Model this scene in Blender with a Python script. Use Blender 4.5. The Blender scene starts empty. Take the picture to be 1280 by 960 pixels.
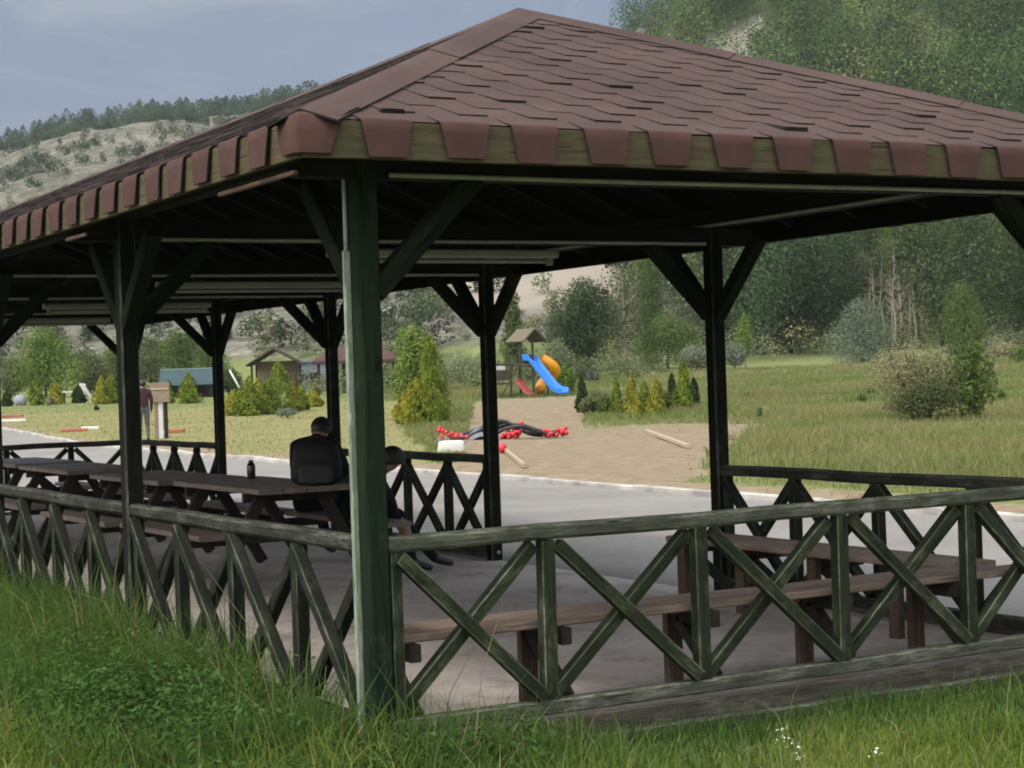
import bpy, bmesh, math, random
import numpy as np
from mathutils import Matrix, Vector, Quaternion
random.seed(7)
rng = np.random.default_rng(11)
SC = bpy.context.scene
COL = SC.collection
PI = math.pi

# ------------------------------------------------------------------ measurements (metres)
FPX = 2272.7                       # focal length for a 1280 px wide frame
CAM = np.array([-3.1098, -6.7144, 1.5])
FW = np.array([0.49063834, 0.87135325, -0.00418585])
RT = np.array([0.87080417, -0.49048991, -0.0334626])
UP = np.array([0.03121086, -0.01277297, 0.9994312])
YAW = 0.5128
W, BAY, NB = 4.012, 3.157, 5        # pavilion width, post spacing, bays
LEN = BAY * NB
OV = 0.45                           # eave overhang
ZE = 2.344                          # underside of the fascia
ZT = ZE + 0.15                      # top edge of the eave
ZRIDGE = 3.545
APV = 2.14                          # ridge starts this far in from the end posts
ZRAIL = 0.83
FH = np.array([math.sin(YAW), math.cos(YAW)])     # horizontal forward
RH = np.array([math.cos(YAW), -math.sin(YAW)])    # horizontal right

# ------------------------------------------------------------------ terrain
def sstep(a, b, x):
    t = np.clip((np.asarray(x, float) - a) / (b - a), 0, 1)
    return t * t * (3 - 2 * t)

KERB = [(-60, 8.6), (-5, 9.15), (5.8, 9.4), (12.8, 9.7), (16.5, 9.92), (27, 10.15), (45, 11.5), (62, 13.4), (90, 18)]
def kerb_u(v):
    return np.interp(v, [k[0] for k in KERB], [k[1] for k in KERB])

def vnoise(x, y, seed=0):
    xi = np.floor(x).astype(np.int64); yi = np.floor(y).astype(np.int64)
    xf = x - xi; yf = y - yi
    def h(a, b):
        n = (a * 374761393 + b * 668265263 + seed * 974711) & 0x7fffffff
        n = ((n ^ (n >> 13)) * 1274126177) & 0x7fffffff
        return ((n ^ (n >> 16)) & 0xffff) / 65535.0
    u = xf * xf * (3 - 2 * xf); w = yf * yf * (3 - 2 * yf)
    return (h(xi, yi) * (1 - u) + h(xi + 1, yi) * u) * (1 - w) + (h(xi, yi + 1) * (1 - u) + h(xi + 1, yi + 1) * u) * w
def fbm(x, y, seed=0, o=4):
    s = 0; a = .5
    for i in range(o):
        s = s + a * vnoise(x * 2 ** i, y * 2 ** i, seed + i); a *= .5
    return s

SKX = [-2200, -800, 0, 120, 240, 400, 600, 740, 800, 870, 1000, 1280, 2000, 3500]
SKP = [110, 215, 297, 332, 342, 337, 318, 322, 398, 456, 540, 640, 640, 300]
SKD = [700, 640, 600, 600, 600, 580, 520, 480, 430, 420, 410, 400, 420, 600]
FTX = [-800, 0, 400, 600, 800, 1000, 1280, 2000]
FTD = [190, 170, 160, 150, 150, 170, 175, 180]

def rise(xp, D):
    r_l = np.interp(D, [0, 50, 72, 97, 125, 150, 4000], [0, 0, .25, .75, 1.0, 1.3, 1.3])
    r_r = np.interp(D, [0, 50, 60, 83, 120, 150, 4000], [0, 0, .1, .5, 1.5, 2.6, 2.6])
    k = sstep(420, 800, xp)
    return r_l * (1 - k) + r_r * k

def terrain(x, y, hill_only=False):
    x = np.asarray(x, float); y = np.asarray(y, float)
    dx = x - CAM[0]; dy = y - CAM[1]
    D = dx * FH[0] + dy * FH[1]; L = dx * RH[0] + dy * RH[1]
    rad = np.hypot(dx, dy)
    xp = np.where(D > .2, 640 + FPX * L / np.maximum(D, .2), np.where(L > 0, 4000, -3000))
    xp = np.clip(xp, -3000, 4000)
    Dd = np.where(D > rad * .35, D, rad)
    z = -.1 + .14 * sstep(.05, .5, x - kerb_u(y)) + np.where(D > 0, rise(xp, np.maximum(Dd, 0)), 0)
    ft = np.interp(xp, FTX, FTD); dr = np.interp(xp, SKX, SKD); sp = np.interp(xp, SKX, SKP)
    H = sp / FPX * dr
    s = (Dd - ft) / (dr - ft)
    prof = np.where(s < 1, np.clip(s, 0, 1) * (1.25 - .25 * np.clip(s, 0, 1)), 1 - .12 * (np.clip(s, 1, 4) - 1))
    gul = (fbm(x / 55, y / 55, 3) - .47) * np.clip(s, 0, 1) * (1 - .75 * sstep(.75, 1.0, s)) * 34
    gul2 = (fbm(x / 14, y / 14, 9) - .47) * np.clip(s * 4, 0, 1) * 5.0 * (1 - .6 * sstep(.8, 1, s))
    hill = np.where(s > 0, H * prof + gul + gul2, 0)
    z = z + np.maximum(hill, 0)
    z = z + (fbm(x / 3.1, y / 3.1, 21) - .47) * .12 * sstep(22, 40, Dd)
    if hill_only:
        return z, s, xp, Dd
    return z

def spot(xp, D):
    """ground point that lies D metres ahead of the photographer, in the direction of column xp"""
    L = (xp - 640) / FPX * D
    p = CAM[:2] + FH * D + RH * L
    return Vector((p[0], p[1], float(terrain(p[0], p[1]))))

# ------------------------------------------------------------------ objects, tags
def link(o, parent=None):
    COL.objects.link(o)
    if parent is not None: o.parent = parent
    return o
def tag(o, label=None, cat=None, group=None, kind=None):
    if label: o['label'] = label
    if cat: o['category'] = cat
    if group: o['group'] = group
    if kind: o['kind'] = kind
    return o
def empty(name, loc=(0, 0, 0), rz=0, parent=None):
    o = bpy.data.objects.new(name, None)
    o.empty_display_size = .1
    o.location = loc; o.rotation_euler = (0, 0, rz)
    return link(o, parent)
def copy_tree(o, parent=None):
    c = o.copy(); link(c)
    if parent is not None:
        c.parent = parent; c.matrix_parent_inverse = o.matrix_parent_inverse.copy()
    for ch in list(o.children): copy_tree(ch, c)
    return c

def np_mesh(name, V, F, mat=None, smooth=False):
    """V (n,3), F (m,k) arrays -> mesh"""
    me = bpy.data.meshes.new(name)
    V = np.ascontiguousarray(V, np.float32); F = np.ascontiguousarray(F, np.int32)
    m, k = F.shape
    me.vertices.add(len(V)); me.vertices.foreach_set('co', V.ravel())
    me.loops.add(m * k); me.loops.foreach_set('vertex_index', F.ravel())
    me.polygons.add(m)
    me.polygons.foreach_set('loop_start', np.arange(0, m * k, k, dtype=np.int32))
    try: me.polygons.foreach_set('loop_total', np.full(m, k, np.int32))
    except Exception: pass
    me.update(calc_edges=True)
    if smooth: me.polygons.foreach_set('use_smooth', np.ones(m, bool))
    if mat: me.materials.append(mat)
    me.validate()
    return me
def np_obj(name, V, F, mat, parent=None, smooth=False):
    return link(bpy.data.objects.new(name, np_mesh(name, V, F, mat, smooth)), parent)

class MB:
    """collects simple shapes for ONE mesh"""
    def __init__(s): s.v = []; s.f = []; s.sm = []
    def add(s, vs, fs, smooth=False):
        n = len(s.v); s.v += [tuple(map(float, v)) for v in vs]
        s.f += [tuple(i + n for i in f) for f in fs]; s.sm += [smooth] * len(fs)
        return s
    def box(s, c, d, rz=0):
        x, y, z = d[0] / 2, d[1] / 2, d[2] / 2
        vs = []
        for a, b, e in ((-1,-1,-1),(1,-1,-1),(1,1,-1),(-1,1,-1),(-1,-1,1),(1,-1,1),(1,1,1),(-1,1,1)):
            px, py = a * x, b * y
            vs.append((c[0] + px * math.cos(rz) - py * math.sin(rz), c[1] + px * math.sin(rz) + py * math.cos(rz), c[2] + e * z))
        return s.add(vs, ((0,3,2,1),(4,5,6,7),(0,1,5,4),(1,2,6,5),(2,3,7,6),(3,0,4,7)))
    def bar(s, p, q, w, h, up=(0, 0, 1), ch=.006):
        p = Vector(p); q = Vector(q); d = (q - p).normalized()
        u = Vector(up)
        if abs(u.dot(d)) > .98: u = Vector((0, 1, 0))
        a = d.cross(u).normalized(); b = a.cross(d).normalized()
        w /= 2; h /= 2
        pr = [(-w+ch,-h),(w-ch,-h),(w,-h+ch),(w,h-ch),(w-ch,h),(-w+ch,h),(-w,h-ch),(-w,-h+ch)] if ch else [(-w,-h),(w,-h),(w,h),(-w,h)]
        n = len(pr)
        vs = [p + a * x + b * y for x, y in pr] + [q + a * x + b * y for x, y in pr]
        fs = [tuple(range(n - 1, -1, -1)), tuple(range(n, 2 * n))]
        fs += [(i, (i + 1) % n, n + (i + 1) % n, n + i) for i in range(n)]
        return s.add(vs, fs)
    def tube(s, pts, rad, n=8, cap=True):
        pts = [Vector(p) for p in pts]
        if not hasattr(rad, '__len__'): rad = [rad] * len(pts)
        ref = Vector((.31, .17, .93)); rings = []; vs = []
        for i, p in enumerate(pts):
            d = (pts[min(i + 1, len(pts) - 1)] - pts[max(i - 1, 0)]).normalized()
            if abs(d.dot(ref)) > .97: ref = Vector((.9, .3, .1))
            a = d.cross(ref).normalized(); b = d.cross(a)
            for k in range(n):
                t = 2 * PI * k / n
                vs.append(p + (a * math.cos(t) + b * math.sin(t)) * rad[i])
        fs = []
        for i in range(len(pts) - 1):
            for k in range(n):
                fs.append((i * n + k, i * n + (k + 1) % n, (i + 1) * n + (k + 1) % n, (i + 1) * n + k))
        if cap:
            fs.append(tuple(range(n - 1, -1, -1))); fs.append(tuple(range((len(pts) - 1) * n, len(pts) * n)))
        return s.add(vs, fs, True)
    def ball(s, c, r, nu=12, nv=8, wob=0):
        if not hasattr(r, '__len__'): r = (r, r, r)
        vs = []; fs = []
        for j in range(nv + 1):
            th = PI * j / nv
            for i in range(nu):
                ph = 2 * PI * i / nu
                k = 1 + (random.uniform(-wob, wob) if 0 < j < nv else 0)
                vs.append((c[0] + r[0] * k * math.sin(th) * math.cos(ph), c[1] + r[1] * k * math.sin(th) * math.sin(ph), c[2] + r[2] * k * math.cos(th)))
        for j in range(nv):
            for i in range(nu):
                fs.append((j * nu + i, (j + 1) * nu + i, (j + 1) * nu + (i + 1) % nu, j * nu + (i + 1) % nu))
        return s.add(vs, fs, True)
    def build(s, name, mat, parent=None, merge=False):
        me = bpy.data.meshes.new(name)
        me.from_pydata(s.v, [], s.f); me.update()
        me.polygons.foreach_set('use_smooth', s.sm)
        if mat: me.materials.append(mat)
        if merge:
            bm = bmesh.new(); bm.from_mesh(me); bmesh.ops.remove_doubles(bm, verts=bm.verts, dist=1e-4)
            bmesh.ops.recalc_face_normals(bm, faces=bm.faces); bm.to_mesh(me); bm.free()
        return link(bpy.data.objects.new(name, me), parent)

def bar_obj(name, p, q, w, h, mat, parent=None, up=(0, 0, 1), ch=.006, sag=0, nseg=1, worn=None):
    """a timber whose own z axis runs along its length (wood grain follows it)"""
    p = Vector(p); q = Vector(q); d = q - p; ln = d.length; d.normalize()
    u = Vector(up)
    if abs(u.dot(d)) > .98: u = Vector((0, 1, 0))
    a = d.cross(u).normalized(); b = a.cross(d).normalized()
    w /= 2; h /= 2
    pr = [(-w+ch,-h),(w-ch,-h),(w,-h+ch),(w,h-ch),(w-ch,h),(-w+ch,h),(-w,h-ch),(-w,-h+ch)]
    vs = []; fs = []; n = 8
    for i in range(nseg + 1):
        t = i / nseg
        k = random.uniform(-sag, sag) if 0 < i < nseg else 0
        k2 = random.uniform(-sag, sag) if 0 < i < nseg else 0
        vs += [(x + k2, y + k, t * ln) for x, y in pr]
    for i in range(nseg):
        fs += [(i*n+j, i*n+(j+1) % n, (i+1)*n+(j+1) % n, (i+1)*n+j) for j in range(n)]
    fs += [tuple(range(n - 1, -1, -1)), tuple(range(nseg * n, nseg * n + n))]
    me = bpy.data.meshes.new(name); me.from_pydata(vs, [], fs); me.update(); me.materials.append(mat)
    if worn:
        me.materials.append(worn)
        for k in range(nseg * n):
            if k % 2: me.polygons[k].material_index = 1
    o = bpy.data.objects.new(name, me)
    M = Matrix((a, b, d)).transposed().to_4x4(); M.translation = p
    link(o, parent)
    o.matrix_basis = M
    return o

# ------------------------------------------------------------------ materials
def new_mat(name):
    m = bpy.data.materials.new(name); m.use_nodes = True
    nt = m.node_tree; b = nt.nodes['Principled BSDF']
    return m, nt, b
def N(nt, t, **kw):
    n = nt.nodes.new(t)
    for k, v in kw.items():
        if k in n.inputs: n.inputs[k].default_value = v
        else: setattr(n, k, v)
    return n
def ramp(nt, stops):
    r = nt.nodes.new('ShaderNodeValToRGB')
    el = r.color_ramp.elements
    while len(el) < len(stops): el.new(.5)
    for e, (p, c) in zip(el, stops):
        e.position = p; e.color = (c[0], c[1], c[2], 1) if hasattr(c, '__len__') else (c, c, c, 1)
    return r
def mix(nt, a, b, fac, mode='MIX'):
    m = nt.nodes.new('ShaderNodeMix'); m.data_type = 'RGBA'; m.blend_type = mode
    for sock, v in ((m.inputs[0], fac), (m.inputs[6], a), (m.inputs[7], b)):
        if hasattr(v, 'is_linked') or isinstance(v, bpy.types.NodeSocket): nt.links.new(v, sock)
        elif hasattr(v, '__len__'): sock.default_value = (v[0], v[1], v[2], 1)
        else: sock.default_value = v
    return m.outputs[2]
def coords(nt, scale=(1, 1, 1), kind='Object', rnd=True):
    tc = N(nt, 'ShaderNodeTexCoord'); mp = N(nt, 'ShaderNodeMapping'); mp.inputs['Scale'].default_value = scale
    nt.links.new(tc.outputs[kind], mp.inputs['Vector'])
    if rnd:
        oi = N(nt, 'ShaderNodeObjectInfo'); mu = N(nt, 'ShaderNodeMath', operation='MULTIPLY'); mu.inputs[1].default_value = 37.0
        nt.links.new(oi.outputs['Random'], mu.inputs[0])
        cb = N(nt, 'ShaderNodeCombineXYZ')
        for k in range(3): nt.links.new(mu.outputs[0], cb.inputs[k])
        nt.links.new(cb.outputs[0], mp.inputs['Location'])
    return mp.outputs[0]
def noise(nt, vec, scale, detail=4, rough=.55, dist=0):
    n = N(nt, 'ShaderNodeTexNoise'); n.inputs['Scale'].default_value = scale
    n.inputs['Detail'].default_value = detail; n.inputs['Roughness'].default_value = rough
    n.inputs['Distortion'].default_value = dist
    nt.links.new(vec, n.inputs['Vector'])
    return n.outputs['Fac']
def bump(nt, b, h, strength=.3, dist=.01):
    n = N(nt, 'ShaderNodeBump'); n.inputs['Strength'].default_value = strength; n.inputs['Distance'].default_value = dist
    nt.links.new(h, n.inputs['Height']); nt.links.new(n.outputs[0], b.inputs['Normal'])
def wood(name, dark, mid, pale, pale_amt=.35, rough=.75, spec=.3, bmp=.5):
    m, nt, b = new_mat(name)
    v = coords(nt, (34, 34, 2.4)); g = noise(nt, v, 1.6, 7, .66, .5)
    v2 = coords(nt, (7, 7, 3.2)); p = noise(nt, v2, 1.3, 6, .68)
    v3 = coords(nt, (85, 85, 6.5)); fi = noise(nt, v3, 2.0, 4, .65)
    v4 = coords(nt, (55, 55, 1.5)); cr = noise(nt, v4, 1.5, 3, .5, .3)
    r1 = ramp(nt, [(.3, dark), (.62, mid)]); nt.links.new(g, r1.inputs[0])
    r2 = ramp(nt, [(.60 - pale_amt * .3, 0), (.74 - pale_amt * .2, 1)]); nt.links.new(p, r2.inputs[0])
    r3 = ramp(nt, [(.40, 0), (.60, 1)]); nt.links.new(fi, r3.inputs[0])
    mm = N(nt, 'ShaderNodeMath', operation='MULTIPLY'); nt.links.new(r2.outputs[0], mm.inputs[0]); nt.links.new(r3.outputs[0], mm.inputs[1])
    c = mix(nt, r1.outputs[0], pale, mm.outputs[0])
    r4 = ramp(nt, [(.31, .75), (.36, 0)]); nt.links.new(cr, r4.inputs[0])
    c = mix(nt, c, [x * .25 for x in dark], r4.outputs[0])
    kn = N(nt, 'ShaderNodeTexVoronoi'); kn.inputs['Scale'].default_value = 1.0; nt.links.new(coords(nt, (9, 9, 2.3)), kn.inputs['Vector'])
    r5 = ramp(nt, [(.05, .8), (.11, 0)]); nt.links.new(kn.outputs['Distance'], r5.inputs[0]); c = mix(nt, c, [x * .35 for x in dark], r5.outputs[0])
    nt.links.new(c, b.inputs['Base Color'])
    b.inputs['Roughness'].default_value = rough; b.inputs['Specular IOR Level'].default_value = spec
    bump(nt, b, g, bmp, .006)
    return m
def plain(name, col, rough=.6, spec=.4, var=.25, scale=6, metal=0, bmp=.1):
    m, nt, b = new_mat(name)
    n = noise(nt, coords(nt, (1, 1, 1)), scale, 5, .6)
    r = ramp(nt, [(.3, [c * (1 - var) for c in col]), (.7, [min(1, c * (1 + var)) for c in col])]); nt.links.new(n, r.inputs[0])
    nt.links.new(r.outputs[0], b.inputs['Base Color'])
    b.inputs['Roughness'].default_value = rough; b.inputs['Specular IOR Level'].default_value = spec; b.inputs['Metallic'].default_value = metal
    if bmp: bump(nt, b, n, bmp, .01)
    return m
def leafmat(name, a, bcol, c=None, trans=.3, big=.35, per=.45):
    """leaf colours a..b vary from leaf to leaf and in soft clumps"""
    m, nt, b = new_mat(name)
    nt.nodes.remove(b)
    ge = N(nt, 'ShaderNodeNewGeometry')
    vv = coords(nt, (1, 1, 1)); n = noise(nt, vv, big, 3, .6)
    ad = N(nt, 'ShaderNodeMath', operation='MULTIPLY_ADD'); ad.inputs[1].default_value = per
    nt.links.new(ge.outputs['Random Per Island'], ad.inputs[0])
    sc = N(nt, 'ShaderNodeMath', operation='MULTIPLY_ADD'); sc.inputs[1].default_value = 1.5; sc.inputs[2].default_value = -.22 - per * .5
    nt.links.new(n, sc.inputs[0]); nt.links.new(sc.outputs[0], ad.inputs[2])
    st = [(.05, a), (.6, bcol)] + ([(1.0, c)] if c else [])
    r = ramp(nt, st); nt.links.new(ad.outputs[0], r.inputs[0])
    col = r.outputs[0]
    if per < .3:                                # kinds of tree in a far wood differ in colour
        at = N(nt, 'ShaderNodeAttribute', attribute_name='tint'); col = mix(nt, col, at.outputs['Color'], 1.0, 'MULTIPLY')
    d = N(nt, 'ShaderNodeBsdfDiffuse'); t = N(nt, 'ShaderNodeBsdfTranslucent'); g = N(nt, 'ShaderNodeBsdfGlossy'); g.inputs['Roughness'].default_value = .5
    nt.links.new(col, d.inputs['Color'])
    yl = mix(nt, col, (1.0, 1.0, .35), .5, 'MULTIPLY')
    nt.links.new(yl, t.inputs['Color'])
    ms = N(nt, 'ShaderNodeMixShader'); ms.inputs[0].default_value = trans
    nt.links.new(d.outputs[0], ms.inputs[1]); nt.links.new(t.outputs[0], ms.inputs[2])
    out = nt.nodes['Material Output']; nt.links.new(ms.outputs[0], out.inputs['Surface'])
    return m

M = {}
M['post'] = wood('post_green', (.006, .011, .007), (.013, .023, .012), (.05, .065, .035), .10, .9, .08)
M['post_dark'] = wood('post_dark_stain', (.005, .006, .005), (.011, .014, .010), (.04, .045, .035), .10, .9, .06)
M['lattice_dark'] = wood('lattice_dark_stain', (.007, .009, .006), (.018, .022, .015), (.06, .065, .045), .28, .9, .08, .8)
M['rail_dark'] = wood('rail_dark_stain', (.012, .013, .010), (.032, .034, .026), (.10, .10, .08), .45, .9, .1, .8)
M['worn'] = wood('worn_edge', (.020, .026, .014), (.060, .070, .042), (.21, .22, .16), .75, .9, .1, .8)
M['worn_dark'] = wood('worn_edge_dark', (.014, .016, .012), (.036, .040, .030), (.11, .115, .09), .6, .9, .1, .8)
M['skirt'] = wood('skirt_board_brown', (.034, .029, .022), (.075, .066, .052), (.16, .145, .12), .4, .9, .1, .8)
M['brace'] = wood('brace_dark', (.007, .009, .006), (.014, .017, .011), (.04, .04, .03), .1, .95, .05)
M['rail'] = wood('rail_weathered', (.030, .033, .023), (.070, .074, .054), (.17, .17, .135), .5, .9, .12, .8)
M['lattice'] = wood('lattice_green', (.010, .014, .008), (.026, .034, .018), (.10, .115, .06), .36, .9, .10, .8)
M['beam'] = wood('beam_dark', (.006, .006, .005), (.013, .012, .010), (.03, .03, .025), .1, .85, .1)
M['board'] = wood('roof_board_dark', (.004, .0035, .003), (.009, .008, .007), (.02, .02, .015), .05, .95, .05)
M['table'] = wood('table_brown', (.085, .062, .049), (.15, .112, .09), (.22, .18, .15), .3, .5, .5)
M['bench'] = wood('bench_brown', (.10, .068, .050), (.185, .135, .102), (.28, .20, .15), .4, .7, .3)
M['tabledark'] = wood('table_frame_dark', (.016, .013, .010), (.032, .025, .019), (.07, .06, .05), .2, .8, .2)
M['benchleg'] = wood('bench_leg_brown', (.035, .022, .015), (.075, .047, .033), (.13, .10, .08), .3, .8, .2)
M['fascia'] = wood('fascia_bare', (.042, .034, .020), (.084, .066, .039), (.066, .076, .030), .5, .85, .15)
M['pale'] = plain('conduit_pale', (.26, .27, .26), .5, .4, .2, 9)
M['lamp_body'] = plain('lamp_body_white', (.23, .23, .22), .4, .4, .1, 4)
M['concrete'] = plain('floor_concrete', (.17, .145, .13), .85, .2, .25, 1.3)
M['stone'] = plain('kerb_stone_pale', (.36, .345, .315), .9, .2, .45, 1.3, 0, .5)
M['rock'] = plain('pale_rock', (.19, .185, .15), .9, .2, .3, 3, 0, .6)
M['grey_rock'] = plain('grey_rock', (.25, .26, .28), .8, .2, .25, 3, 0, .5)
M['red'] = plain('red_paint', (.30, .085, .055), .6, .4, .25, 7)
M['white'] = plain('white_paint', (.55, .54, .51), .6, .4, .08, 5)
M['black_rubber'] = plain('black_rubber', (.018, .018, .02), .55, .45, .4, 9)
M['grey_tarp'] = plain('grey_sheet', (.13, .14, .16), .5, .4, .3, 6, 0, .4)
M['redball'] = plain('red_plastic', (.55, .02, .035), .35, .5, .15, 4)
M['blue'] = plain('blue_plastic', (.03, .20, .72), .3, .5, .08, 3)
M['orange'] = plain('orange_plastic', (.85, .36, .015), .3, .5, .15, 3)
M['redplay'] = plain('dark_red_plastic', (.28, .05, .045), .4, .5, .15, 3)
M['playwood'] = wood('play_wood', (.030, .026, .018), (.060, .052, .036), (.12, .11, .08), .3, .85, .15)
M['playroof'] = wood('play_roof', (.09, .078, .05), (.15, .13, .09), (.2, .18, .14), .3, .9, .1)
M['teal'] = plain('teal_sheet', (.014, .042, .044), .5, .4, .2, 2)
M['paleroofedge'] = plain('pale_trim', (.16, .22, .21), .6, .3, .1, 2)
M['darkroof'] = plain('dark_brown_roof', (.045, .034, .028), .9, .2, .3, 2)
M['farroof'] = plain('far_red_roof', (.070, .042, .036), .9, .2, .25, 2)
M['greywall'] = plain('grey_plaster', (.15, .17, .19), .9, .2, .12, 1)
M['signboard'] = wood('sign_board', (.17, .13, .09), (.26, .20, .145), (.33, .28, .22), .3, .8, .2)
M['plank'] = wood('pale_plank', (.25, .20, .14), (.38, .31, .22), (.45, .38, .3), .4, .9, .1)
M['bark'] = plain('bark_grey', (.27, .235, .19), .95, .1, .35, 5, 0, .8)
M['barkdark'] = plain('bark_dark', (.055, .045, .035), .95, .1, .35, 5, 0, .8)
M['jacket'] = plain('black_jacket', (.004, .004, .007), .75, .25, .3, 12, 0, .2)
M['trousers'] = plain('black_trousers', (.005, .005, .006), .8, .2, .3, 12, 0, .2)
M['shoe'] = plain('black_shoe', (.012, .011, .011), .45, .4, .2, 12)
M['skin'] = plain('skin', (.27, .155, .11), .55, .35, .08, 15)
M['hair'] = plain('black_hair', (.008, .007, .006), .5, .4, .3, 40)
M['cap'] = plain('black_cap', (.010, .010, .012), .7, .3, .2, 20)
M['maroon'] = plain('maroon_shirt', (.045, .018, .024), .8, .2, .25, 10)
M['jeans'] = plain('grey_jeans', (.09, .095, .11), .85, .2, .2, 10)
M['bag'] = plain('black_bag', (.006, .006, .007), .7, .3, .3, 18, 0, .3)
M['bagpocket'] = plain('grey_bag_pocket', (.022, .022, .024), .75, .3, .2, 18, 0, .2)
M['cup'] = plain('dark_bottle', (.012, .012, .016), .25, .5, .1, 5)

def shingle_mat():
    m, nt, b = new_mat('brown_shingle')
    ge = N(nt, 'ShaderNodeNewGeometry')
    v = coords(nt, (1, 1, 1), rnd=False)
    n1 = noise(nt, v, 1.1, 5, .6); n2 = noise(nt, v, 260, 2, .7)
    base = ramp(nt, [(.25, (.052, .034, .030)), (.75, (.085, .056, .049))]); nt.links.new(n1, base.inputs[0])
    ri = ramp(nt, [(0, (.90, .90, .90)), (1, (1.07, 1.06, 1.06))]); nt.links.new(ge.outputs['Random Per Island'], ri.inputs[0])
    c = mix(nt, base.outputs[0], ri.outputs[0], 1.0, 'MULTIPLY')
    gr = ramp(nt, [(.35, (.72, .72, .72)), (.65, (1.25, 1.25, 1.25))]); nt.links.new(n2, gr.inputs[0])
    c = mix(nt, c, gr.outputs[0], .8, 'MULTIPLY')
    st = noise(nt, coords(nt, (.6, .6, 3), rnd=False), 2.2, 4, .6); sr = ramp(nt, [(.58, 0), (.75, .35)]); nt.links.new(st, sr.inputs[0])
    c = mix(nt, c, (.10, .085, .06), sr.outputs[0])
    nt.links.new(c, b.inputs['Base Color']); b.inputs['Roughness'].default_value = .95; b.inputs['Specular IOR Level'].default_value = .15
    bump(nt, b, n2, .35, .003)
    return m
M['shingle'] = shingle_mat()
M['shingle_eave'] = plain('eave_shingle_shade', (.064, .034, .030), .95, .12, .16, 7, 0, .3)  # redder, with the shade of the folded-down faces painted in
m_, nt_, b_ = new_mat('shingle_cut_edge'); b_.inputs['Base Color'].default_value = (.012, .010, .009, 1); b_.inputs['Roughness'].default_value = .95
_n = noise(nt_, coords(nt_), 30, 3); _r = ramp(nt_, [(.3, (.008, .007, .006)), (.7, (.02, .015, .013))]); nt_.links.new(_n, _r.inputs[0]); nt_.links.new(_r.outputs[0], b_.inputs['Base Color'])
M['edge'] = m_

# ------------------------------------------------------------------ ground
def ground_mat():
    m, nt, b = new_mat('ground_earth_and_grass')
    at = N(nt, 'ShaderNodeAttribute', attribute_name='zone'); sp = N(nt, 'ShaderNodeSeparateColor'); nt.links.new(at.outputs['Color'], sp.inputs[0])
    tc = N(nt, 'ShaderNodeTexCoord'); v = tc.outputs['Object']
    n1 = noise(nt, v, .35, 6, .65); n2 = noise(nt, v, 3.0, 5, .65); n3 = noise(nt, v, 22, 4, .7); n4 = noise(nt, v, .045, 6, .6)
    grass = ramp(nt, [(.3, (.10, .135, .045)), (.5, (.145, .17, .062)), (.72, (.20, .20, .095))]); nt.links.new(n2, grass.inputs[0])
    lawn = ramp(nt, [(.3, (.165, .165, .066)), (.7, (.225, .205, .095))]); nt.links.new(n1, lawn.inputs[0])
    dirt = ramp(nt, [(.32, (.165, .125, .083)), (.55, (.225, .178, .12)), (.72, (.27, .228, .155))]); nt.links.new(n2, dirt.inputs[0])
    rock = ramp(nt, [(.3, (.085, .083, .066)), (.5, (.135, .128, .105)), (.72, (.185, .175, .145))]); nt.links.new(n4, rock.inputs[0])
    rk = ramp(nt, [(.35, (.55, .57, .52)), (.65, (1.25, 1.24, 1.2))]); nt.links.new(n1, rk.inputs[0])
    rock2 = mix(nt, rock.outputs[0], rk.outputs[0], .9, 'MULTIPLY')
    nz = noise(nt, v, .85, 5, .7); rz = ramp(nt, [(.38, (.55, .58, .55)), (.52, (1, 1, 1)), (.64, (1.35, 1.33, 1.28))]); nt.links.new(nz, rz.inputs[0]); rock2 = mix(nt, rock2, rz.outputs[0], .85, 'MULTIPLY')
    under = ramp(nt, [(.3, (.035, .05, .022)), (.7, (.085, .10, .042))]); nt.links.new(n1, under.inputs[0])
    def soft(chan, nz):
        a = N(nt, 'ShaderNodeMath', operation='MULTIPLY_ADD'); a.inputs[1].default_value = .55; nt.links.new(nz, a.inputs[0]); nt.links.new(chan, a.inputs[2])
        r = ramp(nt, [(.70, 0), (.86, 1)]); nt.links.new(a.outputs[0], r.inputs[0]); return r.outputs[0]
    c = mix(nt, grass.outputs[0], lawn.outputs[0], soft(sp.outputs[2], n2))
    c = mix(nt, c, dirt.outputs[0], soft(sp.outputs[0], n2))
    sc_ = ramp(nt, [(.22, (.20, .175, .14)), (.8, (.285, .255, .212))]); nt.links.new(n4, sc_.inputs[0]); sf_ = N(nt, 'ShaderNodeMapRange'); sf_.inputs['From Min'].default_value = 1.08; sf_.inputs['From Max'].default_value = 1.5; nt.links.new(sp.outputs[1], sf_.inputs['Value'])
    rock2 = mix(nt, rock2, sc_.outputs[0], sf_.outputs[0])
    c = mix(nt, c, rock2, soft(sp.outputs[1], n1))
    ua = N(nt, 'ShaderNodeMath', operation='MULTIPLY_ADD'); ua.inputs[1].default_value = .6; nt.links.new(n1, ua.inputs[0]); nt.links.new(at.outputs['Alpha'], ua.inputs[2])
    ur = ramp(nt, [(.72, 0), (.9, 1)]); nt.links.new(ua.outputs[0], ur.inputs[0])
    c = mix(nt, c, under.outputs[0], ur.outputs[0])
    sp3 = ramp(nt, [(.3, (.78, .78, .78)), (.7, (1.2, 1.2, 1.2))]); nt.links.new(n3, sp3.inputs[0])
    c = mix(nt, c, sp3.outputs[0], .35, 'MULTIPLY')
    nt.links.new(c, b.inputs['Base Color']); b.inputs['Roughness'].default_value = 1; b.inputs['Specular IOR Level'].default_value = .05
    bump(nt, b, n1, .4, .08)
    return m
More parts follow.
